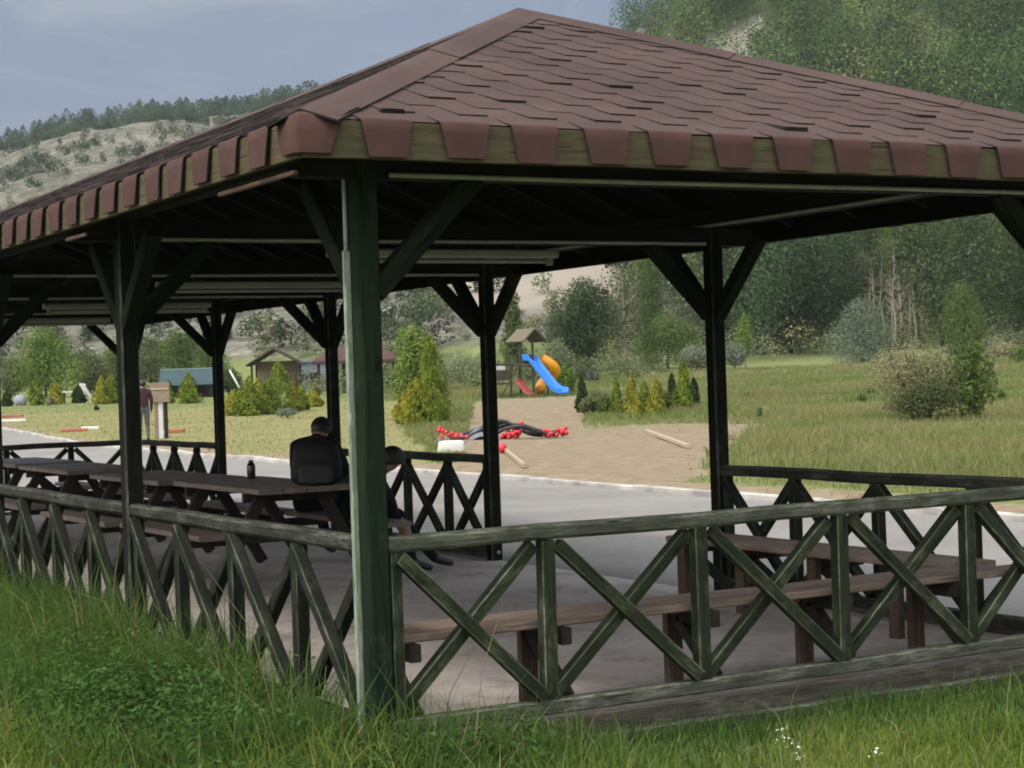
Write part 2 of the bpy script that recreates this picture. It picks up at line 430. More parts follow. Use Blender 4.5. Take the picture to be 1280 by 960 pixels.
def zones(x, y):
    z, s, xp, D = terrain(x, y, True)
    jit = (fbm(x / 6, y / 6, 5) - .47) * 1.2 + (fbm(x / 1.3, y / 1.3, 15) - .47) * .9
    beyond = sstep(.0, .5, x - kerb_u(y))
    # bare earth beyond the kerb, around the pile and along the track to the playground
    dirt = beyond * sstep(500, 570, xp + jit * 90) * (1 - sstep(815, 925, xp + jit * 60 - (D - 26) * 5)) * (1 - sstep(40, 57, D + jit * 10))
    trk = beyond * (1 - sstep(55, 95, np.abs(xp - (655 + (D - 50) * .4)))) * sstep(40, 48, D) * (1 - sstep(76, 90, D)) * .8
    edge = beyond * (1 - sstep(.4, 1.4, x - kerb_u(y) + jit)) * .8
    dirt = np.maximum(np.maximum(dirt, trk), edge)
    lawn = beyond * (1 - sstep(470, 560, xp + jit * 50)) * (1 - sstep(70, 100, D))
    rock = sstep(-.01, .06, s) * (1 - .95 * sstep(840, 930, xp + jit * 40))
    stones = sstep(104, 112, D) * (1 - sstep(122, 134, D)) * sstep(700, 800, xp) * .42
    bare = sstep(878, 896, xp + jit * 16) * (1 - sstep(958, 978, xp + jit * 16)) * sstep(.24, .30, s) * (1 - sstep(.45, .50, s))
    rock = np.maximum(np.maximum(rock, stones), bare * 1.3)
    rock = rock + .6 * sstep(545, 600, xp + jit * 20) * (1 - sstep(760, 830, xp)) * sstep(.03, .10, s)
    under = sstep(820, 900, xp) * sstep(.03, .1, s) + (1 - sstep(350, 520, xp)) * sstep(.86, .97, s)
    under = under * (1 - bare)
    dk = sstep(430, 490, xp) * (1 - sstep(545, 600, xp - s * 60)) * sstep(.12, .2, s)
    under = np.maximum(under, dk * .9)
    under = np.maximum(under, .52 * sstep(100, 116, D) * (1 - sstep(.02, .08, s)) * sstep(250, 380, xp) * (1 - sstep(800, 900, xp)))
    return np.stack([dirt, rock, lawn, np.clip(under, 0, 1)], -1)
def make_ground():
    az_in = np.radians(np.arange(-26, 26.01, .2)); az_mid = np.radians(np.concatenate([np.arange(26.5, 70, 1.5), np.arange(70, 291, 10), np.arange(291, 334, 1.5)]))
    az = np.concatenate([az_in, az_mid])
    R = [0.6]
    while R[-1] < 1400: R.append(R[-1] * 1.026 + .02)
    R = np.array(R); na = len(az)
    A, RR = np.meshgrid(az, R)
    X = CAM[0] + RR * (np.cos(A) * FH[0] + np.sin(A) * RH[0]); Y = CAM[1] + RR * (np.cos(A) * FH[1] + np.sin(A) * RH[1])
    Z = terrain(X, Y)
    V = np.stack([X.ravel(), Y.ravel(), Z.ravel()], 1)
    V = np.vstack([V, [[CAM[0], CAM[1], -.1]]])
    i = np.arange(len(R) - 1)[:, None] * na; j = np.arange(na)[None, :]; j2 = (j + 1) % na
    F = np.stack([i + j, i + na + j, i + na + j2, i + j2], -1).reshape(-1, 4)
    me = np_mesh('ground', V, F[:, ::-1], ground_mat(), True)
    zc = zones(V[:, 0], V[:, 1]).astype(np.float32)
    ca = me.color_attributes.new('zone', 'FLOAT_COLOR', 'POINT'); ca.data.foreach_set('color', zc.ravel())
    o = link(bpy.data.objects.new('ground', me)); tag(o, kind='structure')
make_ground()

def road_mat():
    m, nt, b = new_mat('road_grey')
    v = coords(nt, (1, 1, 1), rnd=False)
    n1 = noise(nt, v, .5, 5, .6); n2 = noise(nt, v, 14, 5, .7); n3 = noise(nt, v, 120, 2, .6); n4 = noise(nt, v, 2.6, 6, .65)
    r = ramp(nt, [(.3, (.190, .178, .163)), (.7, (.240, .228, .211))]); nt.links.new(n1, r.inputs[0])
    r2 = ramp(nt, [(.3, (.78, .78, .77)), (.7, (1.15, 1.15, 1.15))]); nt.links.new(n2, r2.inputs[0])
    c = mix(nt, r.outputs[0], r2.outputs[0], .6, 'MULTIPLY')
    r3 = ramp(nt, [(.3, (.8, .8, .8)), (.7, (1.15, 1.15, 1.15))]); nt.links.new(n3, r3.inputs[0])
    c = mix(nt, c, r3.outputs[0], .6, 'MULTIPLY')
    r4 = ramp(nt, [(.56, 0), (.72, .75)]); nt.links.new(n4, r4.inputs[0]); c = mix(nt, c, (.25, .205, .16), r4.outputs[0])
    n5 = noise(nt, v, .22, 6, .7, .4); s5 = ramp(nt, [(.52, 0), (.68, .55)]); nt.links.new(n5, s5.inputs[0]); c = mix(nt, c, (.16, .135, .11), s5.outputs[0])
    nt.links.new(c, b.inputs['Base Color']); b.inputs['Roughness'].default_value = .9; b.inputs['Specular IOR Level'].default_value = .2
    bump(nt, b, n2, .25, .01)
    return m
vs, us = np.concatenate([np.arange(-60, -10, 5), np.arange(-10, 95, 1.0)]), np.concatenate([[0], np.linspace(0, 1, 9)])
Vg, Ug = np.meshgrid(vs, us, indexing='ij')
left_edge = np.where(Vg > LEN + .6, W - 2.0, W + .06)
left_edge = np.where(Vg < -.5, W + .3, left_edge)
Xr = left_edge + (kerb_u(Vg) - .02 - left_edge) * Ug
Xr[:, 0] = Xr[:, 1] - .012                     # the road's own edge, going down into the ground
Zr = terrain(Xr, Vg) + .075; Zr[:, 0] -= .2
Vr = np.stack([Xr.ravel(), Vg.ravel(), Zr.ravel()], 1); nu_ = len(us)
ii = np.arange(len(vs) - 1)[:, None] * nu_; jj = np.arange(nu_ - 1)[None]
Fr = np.stack([ii + jj, ii + jj + 1, ii + nu_ + jj + 1, ii + nu_ + jj], -1).reshape(-1, 4)
tag(np_obj('road', Vr, Fr, road_mat()), kind='structure')
# kerb beside the road
kb = MB(); kv = np.arange(-20, 88, 1.0)
for a in kv:
    u0, u1 = float(kerb_u(a)), float(kerb_u(a + .97))
    z0, z1 = float(terrain(u0 - .1, a)), float(terrain(u1 - .1, a + 1))
    dz = random.uniform(-.012, .012)
    kb.bar((u0 + .07, a - .02, z0 + .045 + dz), (u1 + .07, a + .995, z1 + .045 + dz), .13, .20, ch=.012)
tag(kb.build('kerb', M['stone']), kind='structure')
# pavilion floor slab
fl = MB()
fl.box((W / 2, LEN / 2, -.045), (W + .05, LEN + .05, .10))
def floor_mat():
    m, nt, b = new_mat('pavilion_floor_concrete')
    v = coords(nt, (1, 1, 1), rnd=False)
    n1 = noise(nt, v, .9, 6, .65); n2 = noise(nt, v, 11, 5, .7)
    r = ramp(nt, [(.3, (.24, .205, .18)), (.7, (.40, .35, .315))]); nt.links.new(n1, r.inputs[0])
    r2 = ramp(nt, [(.3, (.75, .75, .75)), (.7, (1.18, 1.18, 1.18))]); nt.links.new(n2, r2.inputs[0])
    c = mix(nt, r.outputs[0], r2.outputs[0], .7, 'MULTIPLY')
    n3 = noise(nt, v, 2.3, 7, .7, .6); s3 = ramp(nt, [(.50, 0), (.66, .7)]); nt.links.new(n3, s3.inputs[0]); c = mix(nt, c, (.15, .115, .09), s3.outputs[0])
    n4 = noise(nt, v, 70, 2, .7); s4 = ramp(nt, [(.66, 0), (.72, .6)]); nt.links.new(n4, s4.inputs[0]); c = mix(nt, c, (.09, .075, .06), s4.outputs[0])
    nt.links.new(c, b.inputs['Base Color'])
    b.inputs['Roughness'].default_value = .85; bump(nt, b, n2, .25, .008)
    return m
tag(fl.build('floor', floor_mat()), kind='structure')

# ------------------------------------------------------------------ pavilion
pav = empty('pavilion', (0, 0, 0))
tag(pav, 'long open timber pavilion with brown shingled hip roof on dark green posts', 'pavilion')
PS = .102
ZB = 2.32                                     # underside of the cross beams
def post(u, v, du, dvs):
    top = ZB + .12
    near = (u == 0 and v == 0)
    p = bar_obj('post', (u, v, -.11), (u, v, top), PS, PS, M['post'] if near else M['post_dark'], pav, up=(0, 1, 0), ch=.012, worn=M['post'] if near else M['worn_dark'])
    inv = p.matrix_basis.inverted()
    def br(q0, q1, up):
        o = bar_obj('brace', q0, q1, .085, .085, M['brace'], None, up=up, ch=.006)
        o.parent = p; o.matrix_basis = inv @ o.matrix_basis
    h = PS / 2 - .01
    for zb_ in ((.07, .20) if u > 0 else ()):
        bo_ = MB(); bo_.tube([(0, 0, 0), (0, 0, .006), (0, 0, .011)], [.017, .017, .011], 8)
        b2_ = bo_.build('bolt', M['lamp_body'], p); b2_.matrix_basis = inv @ (Matrix.Translation((u + .008, v - PS / 2 + .001, zb_)) @ Matrix.Rotation(PI / 2, 4, 'X'))
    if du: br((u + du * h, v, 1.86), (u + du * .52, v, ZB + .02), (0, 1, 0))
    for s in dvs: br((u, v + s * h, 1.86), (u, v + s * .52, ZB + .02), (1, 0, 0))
    return p
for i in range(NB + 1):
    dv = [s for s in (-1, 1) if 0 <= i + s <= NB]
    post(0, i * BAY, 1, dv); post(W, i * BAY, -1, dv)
for i in range(NB + 1):                        # cross beams on the posts
    v = i * BAY
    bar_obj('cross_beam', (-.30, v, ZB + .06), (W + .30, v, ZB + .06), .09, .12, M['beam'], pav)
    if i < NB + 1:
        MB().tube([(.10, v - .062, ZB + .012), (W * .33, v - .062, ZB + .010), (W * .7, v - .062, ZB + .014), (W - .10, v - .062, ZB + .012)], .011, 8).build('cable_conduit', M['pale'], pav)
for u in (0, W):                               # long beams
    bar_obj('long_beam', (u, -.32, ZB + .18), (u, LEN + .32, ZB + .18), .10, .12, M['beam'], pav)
MB().tube([(W - .065, .3, ZB + .132), (W - .065, BAY * 1.5, ZB + .130), (W - .065, BAY * 2.98, ZB + .132)], .011, 8).build('cable_conduit', M['pale'], pav)
for a, b in ((-.33, .50), (2.45, 2.8)):
    bar_obj('soffit_lath', (-OV + .03, a, ZE - .045), (-OV + .03, b, ZE - .045), .016, .02, M['benchleg'], pav, ch=.004)
# cable run down the near corner post
cd = MB()
cd.tube([(-.062, .032, ZB + .1), (-.062, .032, 2.02)], .009, 8)
cd.build('cable_conduit', M['pale'], pav)
bar_obj('cable_conduit', (-.061, .032, 2.03), (-.061, .032, -.10), .036, .020, wood('conduit_weathered', (.10, .14, .09), (.19, .23, .165), (.34, .37, .31), .5, .5, .4, .3), pav, up=(0, 1, 0), ch=.007)

# roof -----------------------------------------------------------------
u0, u1, v0, v1 = -OV, W + OV, -.435, LEN + .435
A_, B_, C_, D_ = Vector((u0, v0, ZT)), Vector((u1, v0, ZT)), Vector((u1, v1, ZT)), Vector((u0, v1, ZT))
T0, T1 = Vector((W / 2, APV, ZRIDGE)), Vector((W / 2, LEN - APV, ZRIDGE))
planes = [(A_, B_, T0, T0), (B_, C_, T0, T1), (C_, D_, T1, T1), (D_, A_, T1, T0)]   # eave start, eave end, top over start, top over end
roof = empty('roof', (0, 0, 0), 0, pav)
EXP, PITCH = .142, .325
for pi_, (E0, E1, P0, P1) in enumerate(planes):
    e = (E1 - E0); ln = e.length; e.normalize()
    n = e.cross((P0 - E0)).normalized()
    if n.z < 0: n = -n
    upv = n.cross(e).normalized()
    if upv.z < 0: upv = -upv
    hl = (P0 - E0).dot(upv); sL1 = (P0 - E0).dot(e); sR1 = (P1 - E0).dot(e)
    out = Vector((e.y, -e.x, 0))               # horizontal, away from the roof
    if out.dot(upv) > 0: out = -out
    def S(s, t, h): return E0 + e * s + upv * t + n * h
    sL = lambda t: sL1 * t / hl
    sR = lambda t: ln + (sR1 - ln) * t / hl
    mb = MB(); edge_from = None
    # deck sheet
    rim = []
    mb.add([S(0, 0, 0), S(ln, 0, 0), S(sR1, hl, 0), S(sL1, hl, 0)] if abs(sR1 - sL1) > .01 else [S(0, 0, 0), S(ln, 0, 0), S(sL1, hl, 0)],
           [(0, 1, 2, 3)] if abs(sR1 - sL1) > .01 else [(0, 1, 2)])
    reds = []; edges = []                       # faces that show the cut edge
    near = pi_ in (0, 3)
    nrow = int(hl / EXP)
    for j in range(1, nrow + 1):
        t0 = j * EXP; t1 = min(t0 + EXP * 1.0, hl - .01)
        if t1 - t0 < .03: continue
        off = PITCH * (.5 if j % 2 else 0) + random.uniform(-.012, .012)
        for k in range(-1, int(ln / PITCH) + 2):
            c = k * PITCH + off + random.uniform(-.008, .008)
            wt, wb = PITCH * .315, PITCH * .20
            a0, a1 = max(c - wb, sL(t0)), min(c + wb, sR(t0)); b0, b1 = max(c - wt, sL(t1)), min(c + wt, sR(t1))
            if a1 - a0 < .02 or b1 - b0 < .02: continue
            h = random.choice((.003, .004, .005, .006, .007, .009)) + (random.uniform(.006, .012) if random.random() < .06 else 0)
            h2 = h * random.uniform(.85, 1.15)
            vs_ = [S(a0, t0, h), S(a1, t0, h2), S(b1, t1, .0015), S(b0, t1, .0015), S(a0, t0, .0008), S(a1, t0, .0008), S(b1, t1, .0003), S(b0, t1, .0003)]
            mb.add(vs_, [(0, 1, 2, 3)]); 
            nf = len(mb.f)
            mb.add([vs_[0], vs_[1], vs_[5], vs_[4], vs_[2], vs_[6], vs_[3], vs_[7]], [(0, 3, 2, 1), (1, 2, 5, 4), (0, 6, 7, 3)])
            edges += [nf, nf + 1, nf + 2]
    # eave tabs folded down over the fascia
    drop = .142
    for k in range(-1, int(ln / PITCH) + 2):
        c = k * PITCH + random.uniform(-.01, .01) + .04
        prof = [(.10, .003, 0.0, .350), (.02, .006, 0.0, .346), (-.006, .006, .006, .340), (-.014, -.004, .018, .328), (-.014, -.04, .021, .308), (-.014, -drop + random.uniform(-.008, .006), .020 + random.uniform(0, .008), .246)]
        top = []; 
        ok = True
        for (t, hh, oo, hw) in prof:
            x0, x1 = max(c - hw * PITCH, .0), min(c + hw * PITCH, ln)
            if x1 - x0 < .05 or c < .20 or c > ln - .20: ok = False; break
            if t >= 0: p0, p1 = S(x0, t, hh), S(x1, t, hh)
            else:
                base = E0 + out * oo + Vector((0, 0, hh))
                p0, p1 = base + e * x0, base + e * x1
            top.append((p0, p1))
        if not ok: continue
        vs_ = [p for pr in top for p in pr]
        inn = [p - out * .006 - n * .002 for p in vs_]
        q = len(top)
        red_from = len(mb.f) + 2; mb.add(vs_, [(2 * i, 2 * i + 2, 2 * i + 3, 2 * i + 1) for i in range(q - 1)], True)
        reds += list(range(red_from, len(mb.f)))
        nf = len(mb.f)
        mb.add(vs_ + inn, [(2 * i, 2 * i + 2 * q, 2 * i + 2 + 2 * q, 2 * i + 2) for i in range(q - 1)] + [(2 * i + 1, 2 * i + 3, 2 * i + 3 + 2 * q, 2 * i + 1 + 2 * q) for i in range(q - 1)] + [(2 * q - 2, 4 * q - 2, 4 * q - 1, 2 * q - 1)])
        edges += list(range(nf, len(mb.f)))
    sh = mb.build('shingles', M['shingle'], roof)
    sh.data.materials.append(M['edge'])
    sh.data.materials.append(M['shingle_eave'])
    for i in edges: sh.data.polygons[i].material_index = 1
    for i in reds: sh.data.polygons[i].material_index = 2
    # fascia board
    fa, fb = E0 - out * .012, E1 - out * .012
    bar_obj('fascia_board', fa + Vector((0, 0, -.078)) - e * -.02, fb + Vector((0, 0, -.078)) - e * .02, .024, .145, M['fascia'], roof, ch=.003, sag=.003, nseg=14)
    bar_obj('eave_shade_board', fa - out * .03 + Vector((0, 0, -.085)) + e * .05, fb - out * .03 + Vector((0, 0, -.085)) - e * .05, .03, .13, M['board'], roof, ch=.003)  # added dark board standing in for the shade behind the fascia
    # boarding under the shingles
    lo = -.022
    poly = [S(.02, .02, lo), S(ln - .02, .02, lo), S(sR1, hl - .01, lo), S(sL1, hl - .01, lo)] if abs(sR1 - sL1) > .01 else [S(.02, .02, lo), S(ln - .02, .02, lo), S(sL1, hl - .01, lo)]
    q = len(poly); pl = poly + [p + n * .016 for p in poly]
    MB().add(pl, [tuple(range(q - 1, -1, -1)), tuple(range(q, 2 * q))] + [(i, (i + 1) % q, q + (i + 1) % q, q + i) for i in range(q)]).build('roof_boarding', M['board'], roof)
    # rafters
    nr = int(ln / .62)
    for k in range(1, nr):
        s = ln * k / nr
        tm = hl
        if s < sL1: tm = min(tm, hl * s / max(sL1, 1e-6))
        if s > sR1: tm = min(tm, hl * (ln - s) / max(ln - sR1, 1e-6))
        if tm < .5: continue
        bar_obj('rafter', S(s, .05, lo - .042), S(s, tm - .06, lo - .042), .05, .08, M['beam'], roof, up=n, ch=.003)
# hip and ridge caps
def cap(E, T, nA, nB, name, wid=.145, seg=1.05):
    d = (T - E); L_ = d.length; d.normalize()
    sa = d.cross(nA).normalized(); sb = d.cross(nB).normalized()
    mid = (nA + nB).normalized()
    if sa.dot(nB) > 0: sa = -sa
    if sb.dot(nA) > 0: sb = -sb
    mb = MB(); nseg = max(1, int(L_ / seg)); edges = []
    for k in range(nseg):
        a, b = L_ * k / nseg - .02, L_ * (k + 1) / nseg + .03
        if k == 0: a = .03
        if k == nseg - 1: b = L_ + .01
        ha, hb = .015, .010
        def ring(t, h):
            p = E + d * t
            return [p + sa * wid + nA * (h * .8), p + sa * .05 + nA * (h + .006), p + mid * (h + .012), p + sb * .05 + nB * (h + .006), p + sb * wid + nB * (h * .8)]
        r0, r1 = ring(a, ha), ring(b, hb)
        r0k = r0
        mb.add(r0 + r1, [(i, i + 1, 6 + i, 5 + i) for i in range(4)], True)
        lowa = [r0[0] - nA * .012, r0[4] - nB * .012]; lowb = [r1[0] - nA * .009, r1[4] - nB * .009]
        l0 = [p - mid * .009 for p in r0k]
        nf = len(mb.f)
        mb.add([r0[0], r1[0], lowb[0], lowa[0]], [(0, 1, 2, 3)]); mb.add([r0[4], r1[4], lowb[1], lowa[1]], [(0, 3, 2, 1)])
        mb.add(r0k + l0, [(i, 5 + i, 6 + i, i + 1) for i in range(4)])
        edges += list(range(nf, len(mb.f)))
    o = mb.build(name, M['shingle'], roof); o.data.materials.append(M['edge'])
    for i in edges: o.data.polygons[i].material_index = 1
nrm = []
for (E0, E1, P0, P1) in planes:
    n = (E1 - E0).cross(P0 - E0).normalized(); nrm.append(n if n.z > 0 else -n)
cap(A_, T0, nrm[0], nrm[3], 'hip_cap', seg=1.6); cap(B_, T0, nrm[0], nrm[1], 'hip_cap')
cap(C_, T1, nrm[1], nrm[2], 'hip_cap'); cap(D_, T1, nrm[2], nrm[3], 'hip_cap')
cap(T0, T1, nrm[1], nrm[3], 'ridge_cap')
# corner folds of shingle over the eave corners
for P, sx, sy in ((A_, -1, -1), (B_, 1, -1), (C_, 1, 1), (D_, -1, 1)):
    mb = MB(); prof = []
    for z, o in ((.072, -.12), (.034, -.03), (.010, .014), (-.05, .026), (-.135, .024)):
        wz = .19 if z > -.02 else (.17 if z > -.1 else .14)
        prof.append([Vector((P.x + sx * o - sx * wz, P.y + sy * o, P.z + z)), Vector((P.x + sx * (o - .02), P.y + sy * o, P.z + z)), Vector((P.x + sx * o, P.y + sy * (o - .02), P.z + z)), Vector((P.x + sx * o, P.y + sy * o - sy * wz, P.z + z))])
    vs_ = [p for r in prof for p in r]
    mb.add(vs_, [(4 * i + k, 4 * i + k + 1, 4 * i + 5 + k, 4 * i + 4 + k) for i in range(4) for k in range(3)], True)
    inn = [p - Vector((sx * .008, sy * .008, .002)) for p in vs_]
    mb.add(inn, [(4 * i + k, 4 * i + 4 + k, 4 * i + 5 + k, 4 * i + k + 1) for i in range(4) for k in range(3)], True)
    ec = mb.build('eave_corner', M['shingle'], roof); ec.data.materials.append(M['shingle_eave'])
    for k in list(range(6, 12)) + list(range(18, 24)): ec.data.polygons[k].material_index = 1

# railings ----------------------------------------------------------------
def railing(P, Q, nbay, dark=True):
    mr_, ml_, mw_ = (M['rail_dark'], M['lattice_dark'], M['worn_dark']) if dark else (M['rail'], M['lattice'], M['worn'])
    P = Vector(P); Q = Vector(Q); d = (Q - P); L_ = d.length; d.normalize(); side = Vector((d.y, -d.x, 0))
    r = empty('railing', (0, 0, 0), 0, pav)
    Z = Vector((0, 0, 1))
    bar_obj('top_rail', P + Z * ZRAIL + d * .05, Q + Z * ZRAIL - d * .05, .075, .068, mr_, r, ch=.014, worn=mw_, sag=.004, nseg=10)
    bar_obj('bottom_rail', P + Z * .085 + d * .05, Q + Z * .085 - d * .05, .07, .062, mr_, r, ch=.008, worn=mw_, sag=.003, nseg=8)
    bar_obj('skirt_board', P + Z * -.035 + d * .056 + side * .045, Q + Z * -.035 - d * .056 + side * .045, .03, .15, M['skirt'], r, ch=.004, sag=.003, nseg=6)
    bar_obj('sill_plank', P + Z * -.070 + d * .02 + side * .090, Q + Z * -.070 - d * .02 + side * .090, .05, .055, mr_, r, ch=.007, worn=mw_, sag=.004, nseg=8)
    zt, zb = ZRAIL - .034, .116
    st = L_ / nbay
    for k in range(1, nbay):
        c = P + d * (st * k)
        jx = random.uniform(-.006, .006)
        bar_obj('baluster', c + Z * zb, c + Z * zt + d * jx, .066, .062, ml_, r, up=(0, 1, 0) if abs(d.y) < .5 else (1, 0, 0), ch=.005, worn=mw_)
    for k in (0, nbay):
        c = P + d * (st * k + (.09 if k == 0 else -.09))
        bar_obj('baluster', c + Z * zb, c + Z * zt, .05, .055, ml_, r, up=(0, 1, 0) if abs(d.y) < .5 else (1, 0, 0), ch=.005, worn=mw_)
    for k in range(nbay):
        m0 = .10 if k == 0 else .045; m1 = .10 if k == nbay - 1 else .045
        a = P + d * (st * k + m0); b = P + d * (st * (k + 1) - m1)
        bar_obj('diagonal', a + Z * (zt - .02) + side * .031, b + Z * (zb + .02) + side * .031, .056, .058, ml_, r, up=side, ch=.006, worn=mw_)
        bar_obj('diagonal', a + Z * (zb + .02) - side * .031, b + Z * (zt - .02) - side * .031, .056, .058, ml_, r, up=side, ch=.006, worn=mw_)
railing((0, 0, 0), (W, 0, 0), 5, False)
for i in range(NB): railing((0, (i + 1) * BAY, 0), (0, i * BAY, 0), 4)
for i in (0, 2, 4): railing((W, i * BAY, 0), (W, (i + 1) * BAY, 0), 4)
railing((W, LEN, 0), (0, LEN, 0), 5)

# tube lamps ----------------------------------------------------------------
lamp_names = ['white tube lamp under the cross beam nearest the playground side entrance, closest to the camera',
              'white tube lamp under the third cross beam from the camera, over the rucksack table',
              'white tube lamp under the fourth cross beam counted from the camera',
              'white tube lamp under the fifth cross beam, farthest in from the camera']
l0 = None
for i in range(4):
    v = (i + 1) * BAY
    if l0 is None:
        l0 = empty('tube_lamp', (W / 2, v, 0))
        bar_obj('lamp_body', (-.78, -.02, 2.262), (.78, -.02, 2.262), .075, .05, M['lamp_body'], l0, ch=.012)
        MB().tube([(-.70, -.02, 2.216), (.70, -.02, 2.216)], .014, 8).build('lamp_tube', M['pale'], l0)
        eb = MB(); eb.box((-.73, -.02, 2.216), (.03, .04, .05)); eb.build('tube_holder', M['lamp_body'], l0)
        eb = MB(); eb.box((.73, -.02, 2.216), (.03, .04, .05)); eb.build('tube_holder', M['lamp_body'], l0)
        hg = MB(); hg.box((-.5, -.02, 2.302), (.02, .03, .034)); hg.build('hanger', M['tabledark'], l0)
        hg = MB(); hg.box((.5, -.02, 2.302), (.02, .03, .034)); hg.build('hanger', M['tabledark'], l0)
        o = l0
    else:
        o = copy_tree(l0); o.location = (W / 2, v, 0)
    tag(o, lamp_names[i], 'lamp', 'tube lamps under the pavilion roof')
l0['label'] = 'white tube lamp hanging nearest the camera, just right of the near corner post'

# benches along the railing --------------------------------------------------
b1 = empty('bench', (0, 0, 0)); tag(b1, 'long brown plank bench inside the front railing', 'bench', 'benches fixed along the railing')
bar_obj('seat', (.10, .155, .425), (3.88, .155, .425), .15, .036, M['bench'], b1, ch=.006, sag=.003, nseg=6)
bar_obj('seat', (.10, .325, .425), (3.44, .325, .425), .17, .036, M['bench'], b1, ch=.006, sag=.003, nseg=6)
def bsup(par, u, v, axis):
    d = Vector((0, 1, 0)) if axis == 'v' else Vector((-1, 0, 0))
    c = Vector((u, v, 0))
    bar_obj('leg', c + d * .40 + Vector((0, 0, .0)), c + d * .40 + Vector((0, 0, .40)), .085, .045, M['benchleg'], par, up=d, ch=.004)
    bar_obj('bracket', c + d * .05 + Vector((0, 0, .366)), c + d * .42 + Vector((0, 0, .366)), .05, .075, M['tabledark'], par, ch=.004)
    bar_obj('bracket', c + d * .06 + Vector((0, 0, .10)), c + d * .34 + Vector((0, 0, .34)), .05, .06, M['tabledark'], par, ch=.004)
for u in (.20, .93, 1.72, 2.5, 3.22): bsup(b1, u, 0, 'v')
b2 = empty('bench', (0, 0, 0)); tag(b2, 'shorter brown plank bench under the far railing, meeting the long one at a corner', 'bench', 'benches fixed along the railing')
bar_obj('seat', (3.54, .43, .425), (3.54, 3.0, .425), .17, .036, M['bench'], b2, ch=.006, sag=.003, nseg=6)
bar_obj('seat', (3.73, .43, .425), (3.73, 3.0, .425), .17, .036, M['bench'], b2, ch=.006, sag=.003, nseg=6)
for v in (.9, 1.6, 2.3, 2.92): bsup(b2, W - .08, v, 'u')

# picnic tables --------------------------------------------------------------
def picnic():
    t = empty('picnic_table', (0, 0, 0))
    for k in range(4):
        x = -.282 + k * .188
        bar_obj('tabletop_plank', (x, -.92 + random.uniform(-.012, .012), .73), (x, .92 + random.uniform(-.012, .012), .73), .182, .04, M['table'], t, ch=.006)
    for s in (-1, 1):
        bar_obj('bench_seat', (s * .70, -.92, .43), (s * .70, .92, .43), .25, .04, M['table'], t, ch=.006)
        for y in (-.62, .62):
            bar_obj('leg', (s * .62, y, .01), (s * .22, y, .708), .09, .045, M['tabledark'], t, up=(0, 1, 0), ch=.004)
    for y in (-.62, .62):
        bar_obj('crossbar', (-.82, y + .047, .375), (.82, y + .047, .375), .042, .07, M['tabledark'], t, ch=.004)
        bar_obj('crossbar', (-.36, y + .047, .672), (.36, y + .047, .672), .042, .07, M['tabledark'], t, ch=.004)
    return t
pt0 = picnic()
tabs = [(2.0, 6.33, 0.0, 'brown picnic table with a black rucksack on its near end'),
        (1.90, 8.28, .01, 'brown picnic table standing end to end behind the one with the rucksack'),
        (1.95, 11.02, -.01, 'grey brown picnic table between the two left posts, nearer of that pair'),
        (2.0, 13.25, .02, 'grey brown picnic table farthest along, beside the end railing')]
for i, (u, v, rz, lb) in enumerate(tabs):
    o = pt0 if i == 0 else copy_tree(pt0)
    o.location = (u, v, .006); o.rotation_euler = (0, 0, rz)
    tag(o, lb, 'picnic table', 'picnic tables in the pavilion')

# ------------------------------------------------------------------ people
def skin_person(name, J, E, RAD, mats, bone_mat, loc, rz, extra=()):
    """J joints, E edges, RAD radii -> one body mesh; bone_mat gives the material of every bone"""
    names = list(J); idx = {n: i for i, n in enumerate(names)}
    me = bpy.data.meshes.new(name); me.from_pydata([J[n] for n in names], [(idx[a], idx[b]) for a, b in E], []); me.update()
    o = bpy.data.objects.new(name, me); link(o)
    o.modifiers.new('skin', 'SKIN'); s = o.modifiers.new('sub', 'SUBSURF'); s.levels = 2; s.render_levels = 2
    for n in names:
        sv = me.skin_vertices[0].data[idx[n]]
        r = RAD[n]; sv.radius = r if hasattr(r, '__len__') else (r, r); sv.use_root = (n == 'pelvis')
    bpy.context.view_layer.update()
    ev = o.evaluated_get(bpy.context.evaluated_depsgraph_get())
    m2 = bpy.data.meshes.new_from_object(ev)
    o.modifiers.clear(); o.data = m2
    m2.materials.clear()
    for m in mats: m2.materials.append(m)
    segs = [(Vector(J[a]), Vector(J[b]), bone_mat.get((a, b), 0)) for a, b in E]
    for p in m2.polygons:
        c = p.center; best = 1e9
        for a, b, k in segs:
            ab = b - a; t = max(0, min(1, (c - a).dot(ab) / max(ab.length_squared, 1e-9)))
            d = (c - a - ab * t).length
            if d < best: best = d; p.material_index = k
        p.use_smooth = True
    o.location = loc; o.rotation_euler = (0, 0, rz)
    return o

